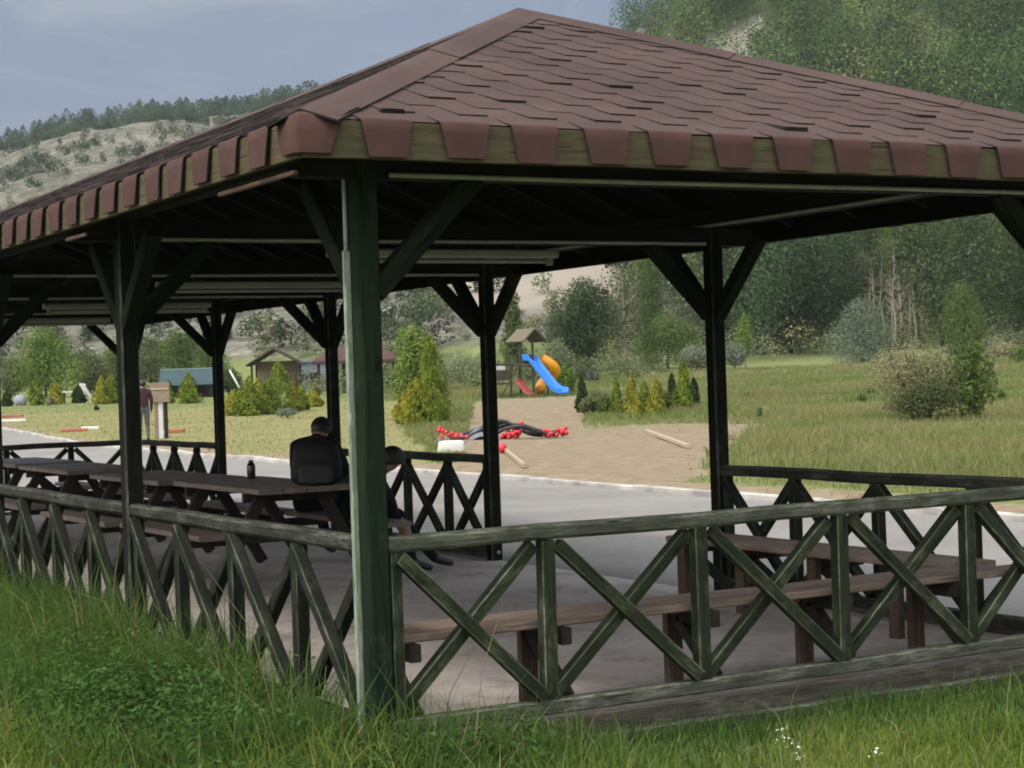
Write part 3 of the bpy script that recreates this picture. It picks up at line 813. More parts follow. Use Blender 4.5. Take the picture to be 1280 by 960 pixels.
def human(name, loc, rz, J, seated, mats, label, headgear='cap', sc=1.0):
    E = [('pelvis', 'waist'), ('waist', 'chest'), ('chest', 'neck'), ('neck', 'head'), ('head', 'crown')]
    RAD = dict(pelvis=(.155, .125), waist=(.145, .115), chest=(.165, .125), neck=.062, head=(.078, .092), crown=(.070, .082))
    bm = {('neck', 'head'): 2, ('head', 'crown'): 2}
    for s in 'lr':
        E += [('chest', 'shoulder_' + s), ('shoulder_' + s, 'elbow_' + s), ('elbow_' + s, 'wrist_' + s), ('wrist_' + s, 'palm_' + s),
              ('pelvis', 'hip_' + s), ('hip_' + s, 'knee_' + s), ('knee_' + s, 'ankle_' + s), ('ankle_' + s, 'toe_' + s)]
        RAD.update({'shoulder_' + s: .072, 'elbow_' + s: .052, 'wrist_' + s: .036, 'palm_' + s: (.040, .02), 'hip_' + s: .095, 'knee_' + s: .066, 'ankle_' + s: .044, 'toe_' + s: (.040, .03)})
        bm.update({('wrist_' + s, 'palm_' + s): 2, ('pelvis', 'hip_' + s): 1, ('hip_' + s, 'knee_' + s): 1, ('knee_' + s, 'ankle_' + s): 1, ('ankle_' + s, 'toe_' + s): 3})
        # fingers start inside the palm
        w_, p_ = Vector(J['wrist_' + s]), Vector(J['palm_' + s]); d = (p_ - w_).normalized()
        sd_ = d.cross(Vector((0, 0, 1))).normalized(); dn = sd_.cross(d)
        for q, (o_, l_) in enumerate(((-.030, .052), (-.010, .066), (.010, .070), (.030, .060))):
            a, b, c = 'f%d%s_a' % (q, s), 'f%d%s_b' % (q, s), 'f%d%s_c' % (q, s)
            r0 = p_ + sd_ * o_ * .7; J[a] = r0; J[b] = r0 + d * l_ * .6 + sd_ * o_ * .2; J[c] = J[b] + d * l_ * .45 - dn * .02
            E += [('palm_' + s, a), (a, b), (b, c)] if False else [(a, b), (b, c)]
            RAD.update({a: .010, b: .009, c: .008}); bm.update({(a, b): 2, (b, c): 2})
        a, b, c = 'th%s_a' % s, 'th%s_b' % s, 'th%s_c' % s
        J[a] = w_ + (p_ - w_) * .4 + sd_ * .012; J[b] = J[a] + sd_ * .038 + d * .02; J[c] = J[b] + d * .03 + sd_ * .008
        E += [(a, b), (b, c)]; RAD.update({a: .012, b: .010, c: .009}); bm.update({(a, b): 2, (b, c): 2})
    # nose and ears
    hd, cr = Vector(J['head']), Vector(J['crown']); upd = (cr - hd).normalized(); fwd = Vector(J['_face']); fwd = (fwd - upd * fwd.dot(upd)).normalized(); sdv = fwd.cross(upd)
    face = J.pop('_face')
    mid = hd + (cr - hd) * .35
    J['nose_a'] = mid + fwd * .075 + upd * .01; J['nose_b'] = mid + fwd * .104 - upd * .012; E.append(('nose_a', 'nose_b')); RAD.update(nose_a=.012, nose_b=.014); bm[('nose_a', 'nose_b')] = 2
    for s, sg in (('l', -1), ('r', 1)):
        J['ear%s_a' % s] = mid + sdv * sg * .072 - upd * .02; J['ear%s_b' % s] = mid + sdv * sg * .080 + upd * .022; E.append(('ear%s_a' % s, 'ear%s_b' % s)); RAD.update({'ear%s_a' % s: .011, 'ear%s_b' % s: .014}); bm[('ear%s_a' % s, 'ear%s_b' % s)] = 2
    o = skin_person(name, J, E, RAD, mats, bm, loc, rz); o.scale = (sc, sc, sc)
    tag(o, label, 'person')
    # hair / cap follows the skull
    rot = Matrix((sdv, fwd, upd)).transposed().to_4x4()
    def skull(nm, mat, grow, cut_front, cut_back, brim=False):
        mb = MB(); nu, nv = 20, 12; vs_ = []
        for j in range(nv + 1):
            for i in range(nu):
                ph = 2 * PI * i / nu; fr = math.cos(ph)               # +1 towards the face
                lim = (cut_front * (1 + fr) + cut_back * (1 - fr)) / 2
                th = lim * j / nv
                vs_.append((math.sin(ph) * math.sin(th) * (.080 + grow), math.cos(ph) * math.sin(th) * (.098 + grow), math.cos(th) * (.098 + grow)))
        mb.add(vs_, [(j * nu + i, (j + 1) * nu + i, (j + 1) * nu + (i + 1) % nu, j * nu + (i + 1) % nu) for j in range(nv) for i in range(nu)], True)
        if brim:
            bv = []
            for i in range(9):
                a = -1.0 + 2.0 * i / 8
                bv += [(math.sin(a) * .082, math.cos(a) * .098, .03), (math.sin(a) * .085, .02 + math.cos(a) * .165, .012), (math.sin(a) * .082, math.cos(a) * .098, .024), (math.sin(a) * .085, .02 + math.cos(a) * .165, .007)]
            mb.add(bv, [(4 * i, 4 * i + 1, 4 * i + 5, 4 * i + 4) for i in range(8)] + [(4 * i + 2, 4 * i + 6, 4 * i + 7, 4 * i + 3) for i in range(8)] + [(4 * i + 1, 4 * i + 3, 4 * i + 7, 4 * i + 5) for i in range(8)], True)
        h = mb.build(nm, mat, o); m = rot.copy(); m.translation = hd + (cr - hd) * .45 - fwd * .004; h.matrix_local = m
    if headgear == 'cap':
        skull('hair', M['hair'], .010, 1.25, 2.75); skull('cap', M['cap'], .016, 1.30, 1.72, True)
    elif headgear == 'scarf':
        skull('hair', M['hair'], .012, 1.25, 2.3)
    else:
        skull('hair', M['hair'], .018, 1.25, 3.0)
    return o

# two people on the far seat of the nearest table, turned outwards (towards local +y)
def seated(bend, spread=.12, headdrop=.0, knee=.46, reach=.40):
    b = math.radians(bend); s, c = math.sin(b), math.cos(b)
    P = Vector((0, 0, .57)); wa = P + Vector((0, s * .14, c * .20)); ch = wa + Vector((0, s * .26, c * .25)); nk = ch + Vector((0, s * .14 + .01, c * .13)); hd = nk + Vector((0, .05 + headdrop * .5, .085 - headdrop)); cr = hd + Vector((0, .03 + headdrop * .5, .10 - headdrop * .8))
    J = dict(pelvis=P, waist=wa, chest=ch, neck=nk, head=hd, crown=cr)
    for k, sg in (('l', -1), ('r', 1)):
        sh = ch + Vector((sg * .19, 0, .055)); el = sh + Vector((sg * .06, .10 + s * .05, -.27)); wr = el + (Vector((-sg * .08, .22, -.02)) if bend < 30 else Vector((-sg * .10, .06, -.17))); pa = wr + (Vector((-sg * .02, .075, -.015)) if bend < 30 else Vector((-sg * .03, .045, -.055)))
        J.update({'shoulder_' + k: sh, 'elbow_' + k: el, 'wrist_' + k: wr, 'palm_' + k: pa})
        hp = P + Vector((sg * .10, .05, -.03)); kn = Vector((sg * spread, knee, .53)); an = Vector((sg * spread, knee + .10 + reach * (.25 if k == 'l' else .0), .10)); to = an + Vector((sg * .02, .17, -.055))
        J.update({'hip_' + k: hp, 'knee_' + k: kn, 'ankle_' + k: an, 'toe_' + k: to})
    J['_face'] = Vector((0, 1, -headdrop * 3))
    return J
pm = [M['jacket'], M['trousers'], M['skin'], M['shoe']]
human('person', (2.70, 7.02, .02), -PI / 2 + .75, seated(22, .13, .035), True, pm, 'person in black jacket and cap seated with back to the camera behind the rucksack', 'cap', .92)
human('person', (2.50, 6.11, .0), -PI / 2 - .22, seated(52, .11, .05, .56, 1.0), True, pm, 'bareheaded person in black bent forward on the bench, one shoe out on the floor', 'hair', .90)
# standing person far off beside the sign
def standing():
    J = dict(pelvis=Vector((0, 0, .92)), waist=Vector((0, .01, 1.08)), chest=Vector((0, .0, 1.30)), neck=Vector((0, .01, 1.46)), head=Vector((0, .03, 1.54)), crown=Vector((0, .03, 1.64)))
    for k, sg in (('l', -1), ('r', 1)):
        J.update({'shoulder_' + k: Vector((sg * .18, 0, 1.37)), 'elbow_' + k: Vector((sg * .23, -.03, 1.10)), 'wrist_' + k: Vector((sg * .23, .06, .87)), 'palm_' + k: Vector((sg * .225, .09, .79)),
                  'hip_' + k: Vector((sg * .09, 0, .86)), 'knee_' + k: Vector((sg * .10, .03, .48)), 'ankle_' + k: Vector((sg * .11, -.01, .09)), 'toe_' + k: Vector((sg * .13, .16, .035))})
    J['_face'] = Vector((0, 1, 0)); return J
sp_ = spot(184, 50)
human('person', spot(178.5, 50), -YAW + .4, standing(), False, [M['maroon'], M['jeans'], M['skin'], M['shoe']], 'standing person in maroon top and grey trousers beside the wooden sign', 'scarf')

# rucksack and bottle on the table
bag = empty('backpack', (2.15, 5.58, .757), -.45); tag(bag, 'black rucksack with a grey front pocket sitting on the table end', 'backpack')
def soft_box(name, c, d, mat, par, rnd=.35, taper=.85):
    mb = MB(); nu, nv = 28, 14; vs_ = []
    for j in range(nv + 1):
        th = -PI / 2 + PI * j / nv
        for i in range(nu):
            ph = 2 * PI * i / nu
            f = lambda t: math.copysign(abs(t) ** rnd, t)
            z = f(math.sin(th)); r = abs(math.cos(th)) ** rnd; k = 1 - (1 - taper) * (z + 1) / 2
            w_ = 1 + .03 * math.sin(5 * ph + 4 * z)
            vs_.append((c[0] + d[0] / 2 * r * f(math.cos(ph)) * k * w_, c[1] + d[1] / 2 * r * f(math.sin(ph)) * k * w_, c[2] + d[2] / 2 * z))
    mb.add(vs_, [(j * nu + i, j * nu + (i + 1) % nu, (j + 1) * nu + (i + 1) % nu, (j + 1) * nu + i) for j in range(nv) for i in range(nu)], True)
    return mb.build(name, mat, par)
soft_box('bag_body', (0, 0, .16), (.40, .26, .325), M['bag'], bag, .5, .8)
soft_box('front_pocket', (0, -.125, .085), (.26, .10, .15), M['bagpocket'], bag, .45, .95)
MB().tube([(-.05, .02, .32), (-.035, .02, .345), (.035, .02, .345), (.05, .02, .32)], .009, 6).build('carry_loop', M['bag'], bag)
for s in (-1, 1):
    MB().tube([(s * .10, .10, .29), (s * .13, .17, .22), (s * .14, .16, .10), (s * .13, .12, .03)], .014, 6).build('shoulder_strap', M['bag'], bag)
bt = empty('drink_bottle', (2.16, 6.92, .757)); tag(bt, 'small dark drinks bottle standing on the table left of the seated person', 'bottle')
MB().tube([(0, 0, 0), (0, 0, .012), (0, 0, .10), (0, 0, .122)], [.030, .034, .034, .026], 16).build('bottle_body', M['cup'], bt)
MB().tube([(0, 0, .121), (0, 0, .145)], [.020, .020], 14).build('bottle_cap', M['cup'], bt)

# ------------------------------------------------------------------ playground
pg = spot(652, 83)
tw = empty('play_tower', pg, -YAW); tag(tw, 'wooden play tower with pitched roof and a blue slide', 'play tower')
for x in (-.05, .55):
    for y in (-.45, .45):
        bar_obj('post', (x, y, 0), (x, y, 2.6), .10, .10, M['playwood'], tw, up=(0, 1, 0))
bar_obj('platform', (.25, -.5, 1.42), (.25, .5, 1.42), .75, .08, M['playwood'], tw)
for s in (-1, 1):
    bar_obj('side_panel', (.25, s * .47, 1.75), (.25, s * .47, 1.751 + .0), .6, .5, M['playwood'], tw) if False else None
    MB().box((.25, s * .47, 1.72), (.58, .04, .42)).build('side_panel', M['playwood'], tw)
MB().box((-.06, 0, 1.72), (.04, .86, .42)).build('side_panel', M['playwood'], tw)
for s in (-1, 1):
    mb = MB(); a = .25; mb.bar((a + s * .02 - .25, 0, 3.10), (a + s * .70 - .25, 0, 2.52), 1.35, .07, up=(0, 0, 1), ch=.004); ro = mb.build('roof_slope', M['playroof'], tw); ro.location = (.30, 0, 0); ro.rotation_euler = (0, 0, .62)
mb = MB()
pr = [(.45, 1.75, 1.78), (.55, 1.46, 1.46), (.95, 1.2, 1.1), (1.35, .8, .72), (1.65, .45, .38), (1.85, .27, .2), (2.1, .19, .12), (2.3, .16, .1)]
path = [(.25, -.35, 1.74), (.50, -.50, 1.70), (.80, -.72, 1.28), (1.12, -.95, .82), (1.42, -1.16, .42), (1.62, -1.30, .24), (1.92, -1.50, .17)]
vs_ = []
for (x, y, z) in path:
    for yy, zz in ((-.34, .20), (-.31, .22), (-.26, .02), (.26, .02), (.31, .22), (.34, .20), (.29, -.05), (-.29, -.05)): vs_.append((x + yy * .58, y + yy * .80, z + zz))
n8 = 8
mb.add(vs_, [(i * n8 + k, i * n8 + (k + 1) % n8, (i + 1) * n8 + (k + 1) % n8, (i + 1) * n8 + k) for i in range(len(path) - 1) for k in range(n8)] + [tuple(range(n8)), tuple(range((len(path) - 1) * n8 + n8 - 1, (len(path) - 1) * n8 - 1, -1))])
mb.build('blue_slide', M['blue'], tw)
# spiral orange tube slide on the other side
pts = []
for i in range(26):
    t = i / 25; a = -.6 + t * 5.6
    pts.append((1.22 + math.sin(a) * .36, .85 - math.cos(a) * .36, 1.72 - 1.42 * t))
MB().tube(pts, .25, 12).build('spiral_slide', M['orange'], tw)
bar_obj('spiral_pole', (1.22, .85, 0), (1.22, .85, 2.0), .09, .09, M['playwood'], tw, up=(0, 1, 0))
mb = MB()
for a_, b_ in (((-.15, -.60, .78), (.02, -.78, .55)), ((.02, -.78, .55), (.30, -1.02, .18)), ((.30, -1.02, .18), (.52, -1.2, .12))):
    mb.bar(a_, b_, .42, .10, ch=.01)
mb.build('small_red_slide', M['redplay'], tw)
bar_obj('ramp_net', (-.1, -.5, 1.38), (-.95, -.5, .05), .6, .06, M['playwood'], tw)
sw = empty('climbing_frame', spot(628, 84), -YAW); tag(sw, 'dark wooden climbing frame standing left of the play tower', 'climbing frame')
for x in (-.55, .40):
    for y in (-.4, .4): bar_obj('post', (x, y, 0), (x, y, 1.55), .11, .11, M['playwood'], sw, up=(0, 1, 0))
bar_obj('deck', (-.62, 0, .62), (.48, 0, .62), .9, .07, M['playwood'], sw)
for y in (-.4, .4): bar_obj('top_bar', (-.62, y, 1.5), (.48, y, 1.5), .09, .10, M['playwood'], sw)
MB().box((-.05, -.41, 1.0), (.85, .04, .45)).build('side_panel', M['playwood'], sw)
MB().box((-.1, .2, 1.35), (.5, .3, .18)).build('white_panel', M['white'], sw)

# heap of black hoses with red floats, tub, planks
hp_ = spot(622, 43)
heap = empty('hose_heap', hp_, -YAW); tag(heap, 'tangled heap of black hose strung with red floats on the bare earth', 'hose heap')
random.seed(4)
for k in range(9):
    pts = []; y0 = random.uniform(-.35, .35); ph = random.uniform(0, 6); amp = random.uniform(.08, .22)
    for i in range(22):
        t = i / 21; x = -1.15 + 2.5 * t
        hgt = .10 + .42 * math.exp(-((x + .05 - .06 * k) / .55) ** 2) * random.uniform(.92, 1.06) * (1 - k * .05)
        pts.append((x, y0 + amp * math.sin(ph + 4 * t), hgt * .8 + .03 * math.sin(9 * t + ph)))
    MB().tube(pts, .045, 8).build('hose', M['black_rubber'], heap)
mb = MB(); nx, ny = 18, 10; vs_ = []
for i in range(nx):
    for j in range(ny):
        x = -1.45 + 1.35 * i / (nx - 1); y = -.62 + 1.0 * j / (ny - 1)
        vs_.append((x, y, max(.015, .34 * math.exp(-((x + .35) / .4) ** 2 - (y / .5) ** 2) + .05 * math.sin(7 * x + 3 * y) + .04 * math.sin(11 * y))))
mb.add(vs_, [(i * ny + j, (i + 1) * ny + j, (i + 1) * ny + j + 1, i * ny + j + 1) for i in range(nx - 1) for j in range(ny - 1)], True)
sheet = mb.build('grey_sheet', M['grey_tarp'], heap); so = sheet.modifiers.new('thick', 'SOLIDIFY'); so.thickness = .012
for cx_, n_, wx in ((-1.2, 16, .22), (-.85, 12, .16), (.33, 34, .27), (1.32, 30, .27)):
    for q in range(n_):
        MB().ball((cx_ + random.uniform(-wx, wx), -.34 + random.uniform(-.25, .2), .05 + abs(random.gauss(0, .09))), .05, 8, 6).build('red_float', M['redball'], heap)
tb = empty('white_tub', spot(562, 35.6), -YAW); tag(tb, 'white rounded plastic tub upside down on the grass verge', 'tub')
soft_box('tub_body', (0, 0, .135), (.56, .36, .24), M['white'], tb, .35, .9)
for sx in (-.2, .2):
    MB().box((sx, 0, .012), (.09, .30, .04)).build('tub_foot', M['red'], tb)
def lay_plank(x0, D0, x1, D1, w, label):
    a, b = spot(x0, D0), spot(x1, D1)
    o = bar_obj('timber_plank', a + Vector((0, 0, .05)), b + Vector((0, 0, .05)), w, .07, M['plank'])
    tag(o, label, 'plank')
lay_plank(806, 43.2, 858, 34, .10, 'long pale timber lying slantwise on the bare earth right of the hose heap')
lay_plank(627, 36, 652, 28.6, .06, 'thin pale stake lying between the hose heap and the kerb')
sk = MB().ball((0, 0, .10), (.09, .09, .10), 12, 8).build('red_float', M['redball']); sk.location = spot(625, 35); tag(sk, 'single red float lying apart on the grass beside the thin stake', 'float')

# ------------------------------------------------------------------ signs, kerb stones, far structures
sg = empty('wooden_sign', spot(199, 52), -YAW + .15); tag(sg, 'plain wooden notice board on pale posts beyond the road', 'sign')
for x, mt in ((-.10, M['signboard']), (.02, M['white']), (.16, M['tabledark'])):
    bar_obj('post', (x, 0, 0), (x, 0, 1.3), .12, .09, mt, sg, up=(0, 1, 0))
bar_obj('board', (-.29, -.09, 1.32), (.29, -.09, 1.32), .05, .56, M['signboard'], sg)
bar_obj('batten', (-.27, -.125, 1.42), (.27, -.125, 1.42), .02, .05, M['plank'], sg)
stones = [(15, 80, .9, 'red', 'red painted kerb stone, upper one at the left edge of the lawn'), (15, 73, 1.1, 'white', 'white painted kerb stone just below the red one at the far left'),
          (91, 60, .85, 'red', 'red painted kerb stone on the lawn left of the standing post'), (112, 62, .6, 'white', 'white painted kerb stone right of a red one on the lawn'),
          (205, 55, .18, 'white', 'short white kerb stone touching the red one beside the sign'), (219, 55.6, .48, 'red', 'red painted kerb stone right of the wooden sign')]
for x, D, l_, c, lb in stones:
    s = spot(x, D)
    o = bar_obj('kerb_stone', (s.x - RH[0] * l_ / 2, s.y - RH[1] * l_ / 2, s.z + .05), (s.x + RH[0] * l_ / 2, s.y + RH[1] * l_ / 2, s.z + .05), .20, .11, M[c], None, ch=.02)
    tag(o, lb, 'kerb stone', 'painted kerb stones on the lawn')
# teal stall
st = empty('teal_shelter', spot(234, 108), -YAW + .1); tag(st, 'low shelter with a teal sheet roof behind the young conifers', 'shelter')
mb = MB(); mb.bar((0, -1.0, .75), (0, 1.0, 1.68), 3.2, .05, ch=.004); mb.build('roof_sheet', M['teal'], st)
bar_obj('ridge_trim', (-1.62, 1.02, 1.72), (1.62, 1.02, 1.72), .08, .09, M['paleroofedge'], st)
for x in (-1.45, 1.45):
    bar_obj('post', (x, -.8, 0), (x, -.8, .82), .1, .1, M['tabledark'], st, up=(0, 1, 0)); bar_obj('post', (x, .9, 0), (x, .9, 1.6), .1, .1, M['tabledark'], st, up=(0, 1, 0))
MB().box((0, .95, .6), (2.8, .06, 1.2)).build('back_panel', M['darkroof'], st)
# gabled hut
gh = empty('gabled_shelter', spot(346, 116), -YAW); tag(gh, 'dark gable roofed shelter rising behind the conifer hedge', 'shelter')
for s in (-1, 1):
    mb = MB(); mb.bar((s * .02, 0, 2.75), (s * 1.75, 0, 1.75), 2.6, .09, ch=.004); mb.build('roof_slope', M['darkroof'], gh)
for x in (-1.4, 1.4):
    for y in (-1.1, 1.1): bar_obj('post', (x, y, 0), (x, y, 1.95), .13, .13, M['tabledark'], gh, up=(0, 1, 0))
bar_obj('tie_beam', (-1.5, -1.1, 1.92), (1.5, -1.1, 1.92), .1, .14, M['tabledark'], gh)
MB().box((0, 1.05, 1.0), (2.7, .08, 1.9)).build('back_wall', M['signboard'], gh)
gw = empty('grey_building', spot(386, 122), -YAW); tag(gw, 'low grey rendered building between the gabled shelter and the distant pavilion', 'building')
MB().box((0, 0, .95), (2.6, 2.2, 1.9)).build('wall', M['greywall'], gw)
MB().box((0, 0, 1.97), (2.9, 2.5, .14)).build('roof', M['greywall'], gw)
MB().box((.5, -1.115, .9), (.5, .03, .6)).build('window', M['cup'], gw)
MB().box((-.55, -1.115, .9), (.5, .03, .6)).build('window', M['cup'], gw)
# second pavilion far off
fp = empty('pavilion', spot(447, 105), -YAW + .12); tag(fp, 'distant pavilion with a reddish hip roof behind the near corner post', 'pavilion')
mb = MB(); e_ = 2.6
mb.add([(-e_, -1.6, 1.85), (e_, -1.6, 1.85), (e_, 1.6, 1.85), (-e_, 1.6, 1.85), (-1.1, 0, 2.75), (1.1, 0, 2.75), (-e_, -1.6, 1.70), (e_, -1.6, 1.70), (e_, 1.6, 1.70), (-e_, 1.6, 1.70)],
       [(0, 1, 5, 4), (1, 2, 5), (2, 3, 4, 5), (3, 0, 4), (0, 6, 7, 1), (1, 7, 8, 2), (2, 8, 9, 3), (3, 9, 6, 0), (6, 9, 8, 7)])
mb.build('roof', M['farroof'], fp)
for x in (-2.2, -.75, .75, 2.2):
    for y in (-1.3, 1.3): bar_obj('post', (x, y, 0), (x, y, 1.72), .12, .12, M['tabledark'], fp, up=(0, 1, 0))
for y in (-1.3, 1.3): bar_obj('rail', (-2.2, y, .7), (2.2, y, .7), .06, .08, M['tabledark'], fp)
# leaning pole, white slide, white bench, boulder
p0 = spot(306, 100); o = MB().tube([(-.0, 0, .0), (-.80, 0, 1.55)], .05, 8).build('white_pole', M['white']); o.location = p0; o.rotation_euler = (0, 0, -YAW); tag(o, 'white pole leaning left beside the conifer hedge', 'pole')
ws = empty('white_slide', spot(110, 100), -YAW); tag(ws, 'small white metal slide on the lawn among the young conifers', 'slide')
mb = MB(); mb.bar((-.28, 0, 1.05), (.25, 0, .12), .42, .06, up=(0, 0, 1), ch=.004); mb.build('chute', M['white'], ws)
bar_obj('ladder', (-.28, 0, 1.05), (-.42, 0, 0), .36, .05, M['white'], ws); bar_obj('base_bar', (-.42, 0, .03), (.35, 0, .03), .3, .05, M['white'], ws)
wb = empty('white_bench', spot(86, 101), -YAW); tag(wb, 'small white bench on the lawn left of the white slide', 'bench')
bar_obj('seat', (-.35, 0, .62), (.35, 0, .62), .3, .07, M['white'], wb)
for x in (-.26, .26): bar_obj('leg', (x, 0, 0), (x, 0, .58), .07, .22, M['tabledark'], wb, up=(0, 1, 0))
bo = MB().ball((0, 0, .22), (.36, .3, .36), 14, 10, .06).build('boulder', M['grey_rock']); bo.location = spot(25, 98); tag(bo, 'rounded grey boulder at the left edge of the lawn', 'boulder')

# ------------------------------------------------------------------ vegetation helpers
def leaves(centers, outward, size, wid=.5, r=rng, droop=0, coh=1.5):
    """rhombic leaves at centers; outward (n,3) biases the way they face"""
    n = len(centers)
    nr_ = outward * coh + r.normal(0, .65, (n, 3)); nr_[:, 2] += .25
    nr_ /= np.linalg.norm(nr_, axis=1, keepdims=True) + 1e-9
    t = r.normal(0, 1, (n, 3)); t[:, 2] += droop
    t -= nr_ * np.sum(t * nr_, 1, keepdims=True); t /= np.linalg.norm(t, axis=1, keepdims=True) + 1e-9
    b = np.cross(nr_, t)
    s = (size * r.uniform(.6, 1.4, n))[:, None]
    V = np.stack([centers - t * s, centers + b * s * wid + nr_ * s * .12, centers + t * s, centers - b * s * wid + nr_ * s * .12], 1).reshape(-1, 3)
    F = np.arange(n * 4).reshape(-1, 4)
    return V, F
def blob_points(c, rad, n, r=rng, shell=.55):
    d = r.normal(0, 1, (n, 3)); d /= np.linalg.norm(d, axis=1, keepdims=True)
    k = (shell + (1 - shell) * r.uniform(0, 1, n) ** .5)[:, None] * (1 + r.normal(0, .09, (n, 1)))
    return np.asarray(c) + d * k * np.asarray(rad), d
LM = {
 'mid': leafmat('leaf_mid', (0.042, 0.072, 0.02), (0.098, 0.142, 0.042), (0.155, 0.2, 0.065)),
 'light': leafmat('leaf_light', (0.075, 0.125, 0.025), (0.15, 0.22, 0.05), (0.215, 0.28, 0.08)),
 'dark': leafmat('leaf_dark', (0.026, 0.046, 0.02), (0.055, 0.084, 0.034), (0.09, 0.12, 0.05)),
 'olive': leafmat('leaf_olive', (0.065, 0.082, 0.036), (0.125, 0.145, 0.068), (0.19, 0.205, 0.105)),
 'blue': leafmat('leaf_bluegreen', (.085, .11, .080), (.15, .19, .135), (.23, .27, .20)),
 'pale': leafmat('leaf_pale', (.12, .145, .075), (.20, .23, .13), (.30, .32, .2)),
 'sand': leafmat('leaf_sandy', (.13, .14, .065), (.225, .22, .12), (.35, .315, .205), big=1.2),
 'conif': leafmat('conifer_green', (0.075, 0.115, 0.018), (0.16, 0.21, 0.032), (0.26, 0.3, 0.055), big=2.2),
 'conify': leafmat('conifer_yellow', (0.14, 0.15, 0.02), (0.27, 0.275, 0.04), (0.35, 0.29, 0.06), big=2.2),
 'conifd': leafmat('conifer_dark', (.018, .035, .014), (.035, .06, .02), (.06, .09, .03), big=2.2),
 'far_mid': leafmat('far_leaf_mid', (.034, .070, .024), (.076, .126, .044), (.125, .18, .07), big=.11, per=.12),
 'far_dark': leafmat('far_leaf_dark', (.024, .042, .022), (.046, .070, .035), (.075, .10, .048), big=.11, per=.12),
 'far_light': leafmat('far_leaf_light', (.07, .12, .042), (.125, .19, .068), (.18, .25, .10), big=.11, per=.12),
 'far_olive': leafmat('far_leaf_olive', (.08, .095, .05), (.13, .15, .08), (.19, .205, .12), big=.11, per=.12),
 'grass': leafmat('grass_near', (.085, .135, .024), (.155, .22, .044), (.26, .285, .08), .4, .9),
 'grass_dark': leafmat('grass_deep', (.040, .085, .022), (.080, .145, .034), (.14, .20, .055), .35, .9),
 'weed': leafmat('weed_leaf', (.026, .062, .016), (.056, .115, .030), (.10, .17, .05), .35, 3.0),
 'meadow': leafmat('grass_meadow', (.13, .165, .055), (.20, .225, .085), (.28, .27, .13), .4, .12),
 'meadow_dark': leafmat('grass_meadow_deep', (.085, .13, .045), (.14, .18, .062), (.21, .235, .095), .4, .12),
 'meadow_dry': leafmat('grass_meadow_dry', (.16, .165, .07), (.235, .225, .11), (.31, .28, .16), .4, .12),
 'straw': leafmat('grass_straw', (.18, .155, .08), (.26, .22, .115), (.33, .28, .16), .3, 1.0),
 'flower': leafmat('flower_white', (.55, .55, .40), (.7, .7, .55), None, .2, 3.0),
}
def trunk_mesh(h, r0, forks, r=random, n=7, spread=.3, bend=.05):
    mb = MB()
    pts = [(0, 0, -.1)]; x = y = 0
    for i in range(1, 7):
        x += r.uniform(-bend, bend) * h / 4; y += r.uniform(-bend, bend) * h / 4
        pts.append((x, y, h * i / 6))
    mb.tube(pts, [r0 * (1 - .13 * i) for i in range(7)], n)
    for k in range(forks):
        t = r.uniform(.35, .85); i = int(t * 6); p = Vector(pts[i]); a = r.uniform(0, 2 * PI); ln = h * spread * r.uniform(.6, 1.2)
        q = p + Vector((math.cos(a) * ln * .6, math.sin(a) * ln * .6, ln * .55)); m_ = p.lerp(q, .5) + Vector((0, 0, -.06 * ln))
        mb.tube([p, m_, q], [r0 * .5, r0 * .34, r0 * .12], 5)
    return mb
def crown_blobs(h, w, z0, shape, r):
    """list of (centre, radii) for a crown between z0 and h"""
    out = []
    H = h - z0
    if shape == 'round':
        nb = 24
        for k in range(nb):
            t = (k + .5) / nb; zz = z0 + H * (.08 + .84 * t); prof = math.sin(PI * (t * .86 + .10)) ** .7
            a = k * 2.4 + r.uniform(-.4, .4); rr = w / 2 * prof * r.uniform(.15, .74)
            s = w * r.uniform(.13, .22) * (.6 + .5 * prof)
            out.append(((math.cos(a) * rr, math.sin(a) * rr, zz), (s, s, s * r.uniform(.7, 1.05) * min(1.6, H / w + .3))))
    elif shape == 'tall':
        nb = 20
        for k in range(nb):
            t = (k + .5) / nb; zz = z0 + H * (.05 + .90 * t); prof = (1 - t) ** .55 * (.55 + .45 * min(1, t * 4))
            a = k * 2.4 + r.uniform(-.4, .4); rr = w / 2 * prof * r.uniform(.25, .55); s = w * (.12 + .20 * prof) * r.uniform(.8, 1.2)
            out.append(((math.cos(a) * rr, math.sin(a) * rr, zz), (s, s, s * 1.35)))
    elif shape == 'bush':
        nb = 20
        for k in range(nb):
            a = k * 2.4 + r.uniform(-.5, .5); t = r.uniform(0, 1) ** .7; rr = w / 2 * .72 * math.sqrt((k + .5) / nb); zz = z0 + H * (.25 + .5 * (1 - (rr / (w / 2)) ** 1.5) * t)
            s = w * r.uniform(.15, .23); out.append(((math.cos(a) * rr, math.sin(a) * rr, zz), (s, s, H * r.uniform(.2, .32))))
    return out
